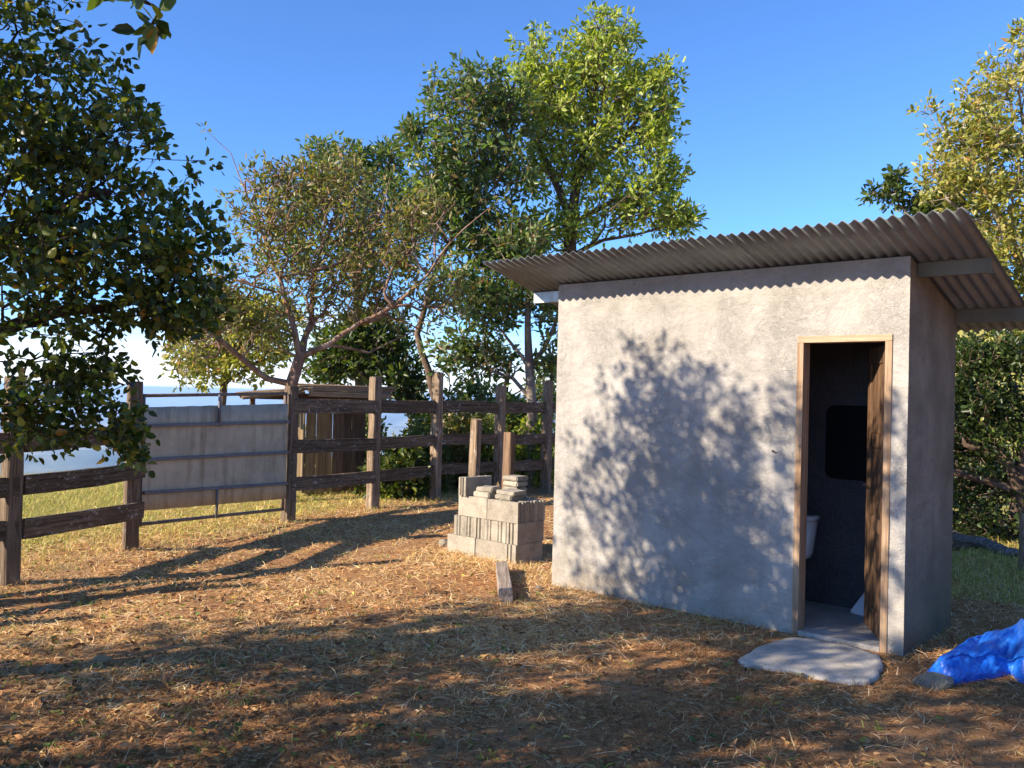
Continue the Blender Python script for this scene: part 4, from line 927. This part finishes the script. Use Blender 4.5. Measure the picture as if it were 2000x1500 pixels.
L13 = [LB(1930,700,11,70,50,.7,120), LB(1900,770,11,45,60,.6,100), LB(1960,800,11.1,70,60,.7,130), LB(1920,870,11.2,70,60,.7,130), LB(1890,950,11.3,60,60,.6,100), LB(1970,960,11.4,60,60,.6,110), LB(1895,1020,11.0,40,35,.5,45), LB(1960,1025,10.9,50,30,.5,50), LB(1880,690,11.3,25,35,.4,30), LB(1985,690,10.6,40,40,.5,50), LB(2060,800,11.2,70,120,.9,120), LB(1880,860,11.4,50,60,.5,80), (V((3.9,10.4,1.5)), (.9,.8,1.2), 150), (V((4.7,11.3,1.7)), (.8,.7,1.2), 120), (V((7.2,9.0,1.7)), (1.3,1.3,1.5), 240), (V((8.0,7.2,2.3)), (1.3,1.3,2.0), 260), (V((8.3,5.2,2.3)), (1.3,1.2,2.0), 240)]  # unseen lobes far right and behind the hut are added to block light
_, n = make_tree('dense_shrub', 'dense shady green shrub right of the outhouse wall', T13, L13, (.078, .52), 'bark_brown', [(5, (.028,.048,.012)), (4, (.050,.080,.018)), (1.2, (.12,.16,.035)), (.4, (.22,.24,.06))], 13, cat='shrub', leaves_per=6, spread=.12, gapf=1.7, gap=(.36, 2.6, .0), mult=1.8, tip_r=.005, maxseg=.22); NL += n
# shrubs growing behind the fence
SHR = [(775, 930, 13.7, 55, 70, GR_DARK, 'dark leafy shrub between the second and third fence posts'), (835, 900, 14.6, 40, 70, GR_MID, 'shrub with pale leaves behind the tall fence post'),
       (905, 880, 15.4, 45, 80, GR_OLIVE, 'brownish shrub behind the short dark red post'), (960, 900, 15.6, 40, 70, GR_BRIGHT, 'light green shrub behind the pale short post'),
       (1045, 880, 16.2, 40, 70, GR_BRIGHT, 'bright leafy shrub between last fence post and outhouse'), (706, 860, 15.6, 34, 85, GR_MID, 'green shrub between the plank shed and the second post'), (575, 900, 16.5, 40, 60, GR_OLIVE, 'low olive shrub behind the shed, by the gate post'), (1000, 830, 17.0, 45, 50, GR_MID, 'mid green shrub behind the slender pale trunk'), (860, 840, 17.5, 60, 60, GR_DARK, 'large dark shrub far behind the fence centre')]
for i, (px, py, Yd, rx, ry, pal, lab) in enumerate(SHR):
    b_ = at(px, py, Yd); z0 = gz(b_.x, b_.y)
    limbs = [[(V((b_.x, b_.y, z0-.1)), .03), (V((b_.x+.05, b_.y, z0+.3)), .024), (V((b_.x+.02, b_.y, z0+.55)), .014)], [(V((b_.x, b_.y, z0+.1)), .02), (V((b_.x-.25, b_.y, z0+.5)), .010)], [(V((b_.x, b_.y, z0+.1)), .02), (V((b_.x+.28, b_.y+.1, z0+.45)), .010)]]
    _, n = make_tree('shrub', lab, limbs, [LB(px, py, Yd, rx*1.1, ry*1.05, .5, 190), LB(px, py+ry*.6, Yd, rx*.9, ry*.5, .4, 60)], (.115, .48), 'bark_brown', pal, 40+i, group='shrubs behind the fence', cat='shrub', leaves_per=6, spread=.12, tip_r=.004, maxseg=.2); NL += n

# ------------------------------------------------------------------ ground cover
def in_poly(x, y, poly):
    c = np.zeros(len(x), bool); n = len(poly)
    for i in range(n):
        x0, y0 = poly[i]; x1, y1 = poly[(i+1) % n]
        cond = ((y0 > y) != (y1 > y)) & (x < (x1-x0)*(y-y0)/(y1-y0+1e-12)+x0); c ^= cond
    return c
hp = [hw(-.0, -.0), hw(HL, 0), hw(HL, HD), hw(0, HD)]; HPOLY = [(p.x, p.y) for p in hp]
def gz_fast(x, y, g=[None]):
    # bilinear lookup in the ground sheet so that stems sit on it
    fi = (np.arcsinh(x/1.5)/kk+1)*NG; fj = (np.arcsinh((y-6.5)/1.5)/kk+1)*NG
    i = np.clip(fi.astype(int), 0, 2*NG-1); j = np.clip(fj.astype(int), 0, 2*NG-1)
    tx = (x-gx[i])/(gx[i+1]-gx[i]); ty = (y-gy[j])/(gy[j+1]-gy[j])
    return Z[i,j]*(1-tx)*(1-ty)+Z[i+1,j]*tx*(1-ty)+Z[i,j+1]*(1-tx)*ty+Z[i+1,j+1]*tx*ty
def scatter(n, ymin, ymax, rng, power=1.0, xpad=1.06, xlo=None, xhi=None):
    """points in the wedge of ground seen from the path, denser close by"""
    u = rng.uniform(0, 1, n); y = ymin*(ymax/ymin)**(u**power)
    x = rng.uniform(-.60, .60, n)*y*xpad
    return x, y
def ok_mask(x, y):
    k = ~in_poly(x, y, HPOLY) & ~in_poly(x, y, SLAB)
    return k
def vnoise(x, y, f, s):
    # cheap smooth value noise
    rs = np.random.default_rng(s); G_ = rs.uniform(0, 1, (64, 64)); xi = x*f; yi = y*f
    i = np.floor(xi).astype(int); j = np.floor(yi).astype(int); a = xi-i; b_ = yi-j; a = a*a*(3-2*a); b_ = b_*b_*(3-2*b_)
    g_ = lambda p, q_: G_[p % 64, q_ % 64]
    return g_(i,j)*(1-a)*(1-b_)+g_(i+1,j)*a*(1-b_)+g_(i,j+1)*(1-a)*b_+g_(i+1,j+1)*a*b_
def blades(name, x, y, ln, wd, tilt, cols, mat, rng, label, cat, bend=.5):
    n = len(x); z = gz_fast(x, y); az = rng.uniform(0, 2*np.pi, n)
    dirh = np.stack([np.cos(az), np.sin(az), np.zeros(n)], 1); sd_ = np.stack([-np.sin(az), np.cos(az), np.zeros(n)], 1)
    ct, st = np.cos(tilt)[:, None], np.sin(tilt)[:, None]; up = np.array([[0, 0, 1.]])
    L = ln[:, None]; p0 = np.stack([x, y, z-.004], 1)
    cv = rng.normal(0, bend, (n, 1))*.4
    p1 = p0 + (dirh*ct+up*st)*L*.5
    d2 = dirh*ct + up*st*.25 + sd_*cv; p2 = p1 + d2*L*.5; p2[:, 2] = np.maximum(p2[:, 2], p0[:, 2]+.006)
    Wd = wd[:, None]*(sd_*.8+up*rng.uniform(-.6,.6,(n,1)))
    Vv = np.stack([p0-Wd, p0+Wd, p1-Wd*.9, p1+Wd*.9, p2-Wd*.25, p2+Wd*.25], 1).reshape(-1, 3)
    base = np.arange(n)[:, None]*6
    Q = np.concatenate([base+np.array([[0,1,3,2]]), base+np.array([[2,3,5,4]])], 0)
    o = link(name, npmesh(name, Vv, Q, np.repeat(cols, 6, axis=0)), M[mat]); tag(o, label, cat, kind='stuff'); return o
fd = lambda x, y: (x+4.6)*FENCE_N[0] + (y-6)*FENCE_N[1]
rng = np.random.default_rng(77)
# dry straw
x, y = scatter(430000, 3.3, 14.5, rng, .95); clump = vnoise(x, y, 2.2, 1)*.6+vnoise(x, y, 6.5, 2)*.4
k = ok_mask(x, y) & (rng.uniform(size=len(x)) < np.clip((clump-.24)*2.6, .10, 1)*np.clip(.62+(y-4.2)*.22, .62, 1)) & (fd(x, y) < 3.0) & ~((x > 3.6) & (y > 8.2))
x, y = x[k], y[k]; n = len(x); s_ = .65+.05*y
pal = [(4, (.82,.53,.225)), (3, (.68,.38,.14)), (4, (.89,.66,.33)), (1.0, (.38,.19,.075)), (2.8, (.94,.78,.48)), (.8, (.58,.53,.15))]
mul = np.clip((y-.28*x-4.3)/2.2+vnoise(x, y, 1.1, 9)*.9-.45, 0, 1)[:, None]; pal_b = [(4, (.50,.27,.11)), (3, (.34,.175,.07)), (2, (.64,.41,.19)), (1, (.80,.60,.34)), (1.5, (.22,.11,.045))]   # browner straw colours towards the path
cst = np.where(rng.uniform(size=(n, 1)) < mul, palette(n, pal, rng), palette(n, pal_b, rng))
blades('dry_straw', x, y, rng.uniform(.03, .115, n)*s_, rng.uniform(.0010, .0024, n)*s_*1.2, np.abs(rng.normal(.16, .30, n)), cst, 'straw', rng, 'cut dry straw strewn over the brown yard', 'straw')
# leaf litter
x, y = scatter(24000, 3.3, 12.5, rng, 1.25); dens = vnoise(x, y, .8, 5)*.6+np.clip((-x+1.0)/5, 0, .6)
k = ok_mask(x, y) & (rng.uniform(size=len(x)) < np.clip(dens*1.1, .08, 1)) & (fd(x, y) < 2); x, y = x[k], y[k]; n = len(x)
d = rng.normal(size=(n, 3)); d[:, 2] = rng.normal(0, .22, n); d /= np.linalg.norm(d, axis=1, keepdims=True)
ln = rng.uniform(.018, .055, n)*rng.uniform(.7, 1.25, n)
lp = [(4, (.36,.20,.09)), (1.6, (.44,.28,.135)), (3, (.20,.105,.05)), (.12, (.60,.46,.27)), (.5, (.20,.22,.06)), (.15, (.08,.14,.04)), (.35, (.45,.33,.08))]
o = link('leaf_litter', leaf_mesh('leaf_litter', np.stack([x, y, gz_fast(x, y)+rng.uniform(.004, .022, n)], 1), d, ln, ln*.19, palette(n, lp, rng), .5, rng), M['litter']); tag(o, 'fallen dry brown leaves scattered over the yard', 'leaf litter', kind='stuff')
# long pale stalks
x, y = scatter(1500, 3.4, 10, rng); k = ok_mask(x, y) & (fd(x, y) < .5); x, y = x[k], y[k]; n = len(x)
blades('dry_stalks', x, y, rng.uniform(.10, .26, n), rng.uniform(.0014, .0028, n), np.abs(rng.normal(.12, .25, n)), palette(n, [(1, (.60,.47,.28)), (1, (.48,.33,.17))], rng), 'straw', rng, 'long pale dry stalks lying about the yard', 'straw', .8)
# straw tufts at wall, posts and pile
tx, ty = [], []
for (cx_, cy_, n_, r_) in [(*FP[kx], 160, .16) for kx in 'defgh'] + [(PC.x-.35, PC.y+.1, 1500, .30), (PC.x-.1, PC.y-.12, 900, .22), (PC.x-.62, PC.y+.42, 500, .2)]:
    tx.append(rng.normal(cx_, r_, n_)); ty.append(rng.normal(cy_, r_*.8, n_))
for s_, d__ in ((-.1, -.06), (.4, -.06), (.8, -.06), (1.2, -.06), (1.6, -.06), (2.0, -.06), (3.0, .1), (3.0, .6), (2.96, .9)):
    p = hw(s_, d__); tx.append(rng.normal(p.x, .14, 110)); ty.append(rng.normal(p.y, .14, 110))
x, y = np.concatenate(tx), np.concatenate(ty); 
PPOLY = [(p.x, p.y) for p in (PC+HU*-.97, PC+HU*.03, PC+HU*.03+HV*.42, PC+HU*-.97+HV*.42)]
k = ok_mask(x, y) & ~in_poly(x, y, PPOLY); x, y = x[k], y[k]; n = len(x)
blades('straw_tufts', x, y, rng.uniform(.05, .16, n), rng.uniform(.0014, .0028, n), np.abs(rng.normal(.5, .35, n)), palette(n, pal, rng), 'straw', rng, 'dry straw tufts round posts, block pile and wall foot', 'straw')
# green grass beyond the fence and on the right, a few green sprouts in the yard
x, y = rng.uniform(-11, 1.5, 90000), rng.uniform(6.5, 19, 90000); f_ = fd(x, y)
k = (f_ > .25) & (f_ < 8.5) & (rng.uniform(size=len(x)) < np.clip((f_-.1)*.7, .12, 1)); x, y = x[k], y[k]
x2, y2 = rng.uniform(3.4, 7.5, 22000), rng.uniform(6.9, 11.5, 22000); k = ok_mask(x2, y2) & (y2 > 7.6 - .3*(x2-3.4)); x2, y2 = x2[k], y2[k]
x, y = np.concatenate([x, x2]), np.concatenate([y, y2]); n = len(x)
gpal = [(4, (.46,.43,.10)), (3, (.60,.51,.15)), (1.6, (.26,.30,.06)), (2, (.74,.58,.25)), (1, (.56,.37,.16))]
blades('grass', x, y, rng.uniform(.05, .17, n), rng.uniform(.0022, .0045, n), rng.uniform(.4, 1.35, n), palette(n, gpal, rng), 'grass', rng, 'yellowing green grass on the slope beyond the fence', 'grass')
cx_, cy_ = scatter(520, 3.6, 10, rng); k = rng.uniform(size=len(cx_)) < np.clip(.22-.16*cx_/np.maximum(cy_*.3, 1), .12, 1); cx_, cy_ = cx_[k], cy_[k]; k = ok_mask(cx_, cy_) & (fd(cx_, cy_) < .6); cx_, cy_ = cx_[k], cy_[k]
x = np.repeat(cx_, 14)+rng.normal(0, .025, len(cx_)*14); y = np.repeat(cy_, 14)+rng.normal(0, .025, len(cx_)*14); k = ok_mask(x, y); x, y = x[k], y[k]; n = len(x)
blades('green_sprouts', x, y, rng.uniform(.03, .075, n), rng.uniform(.002, .0045, n), rng.uniform(.3, 1.2, n), palette(n, [(2, (.16,.24,.04)), (1.5, (.32,.34,.07)), (1, (.50,.46,.12))], rng), 'grass', rng, 'small green weeds sprouting through the dry straw', 'weeds')

# ------------------------------------------------------------------ haze over the far valley
m = MB(); m.box(-45000, 45000, -45000, 45000, -620, 14)
hm = NT('haze_air'); hm.t.links.clear()
pvn = hm.n('VolumePrincipled'); pvn.inputs['Color'].default_value = (.46, .68, 1.0, 1); pvn.inputs['Density'].default_value = 1.5e-4; pvn.inputs['Anisotropy'].default_value = .1
hm.l(pvn.outputs[0], hm.out.inputs['Volume'])
o = m.build('haze', hm.m); tag(o, 'pale blue haze over the far valley', 'haze', kind='stuff')
print('LEAVES', NL, 'TRIS', sum(len(o.data.polygons) for o in sc.objects if o.type == 'MESH'))
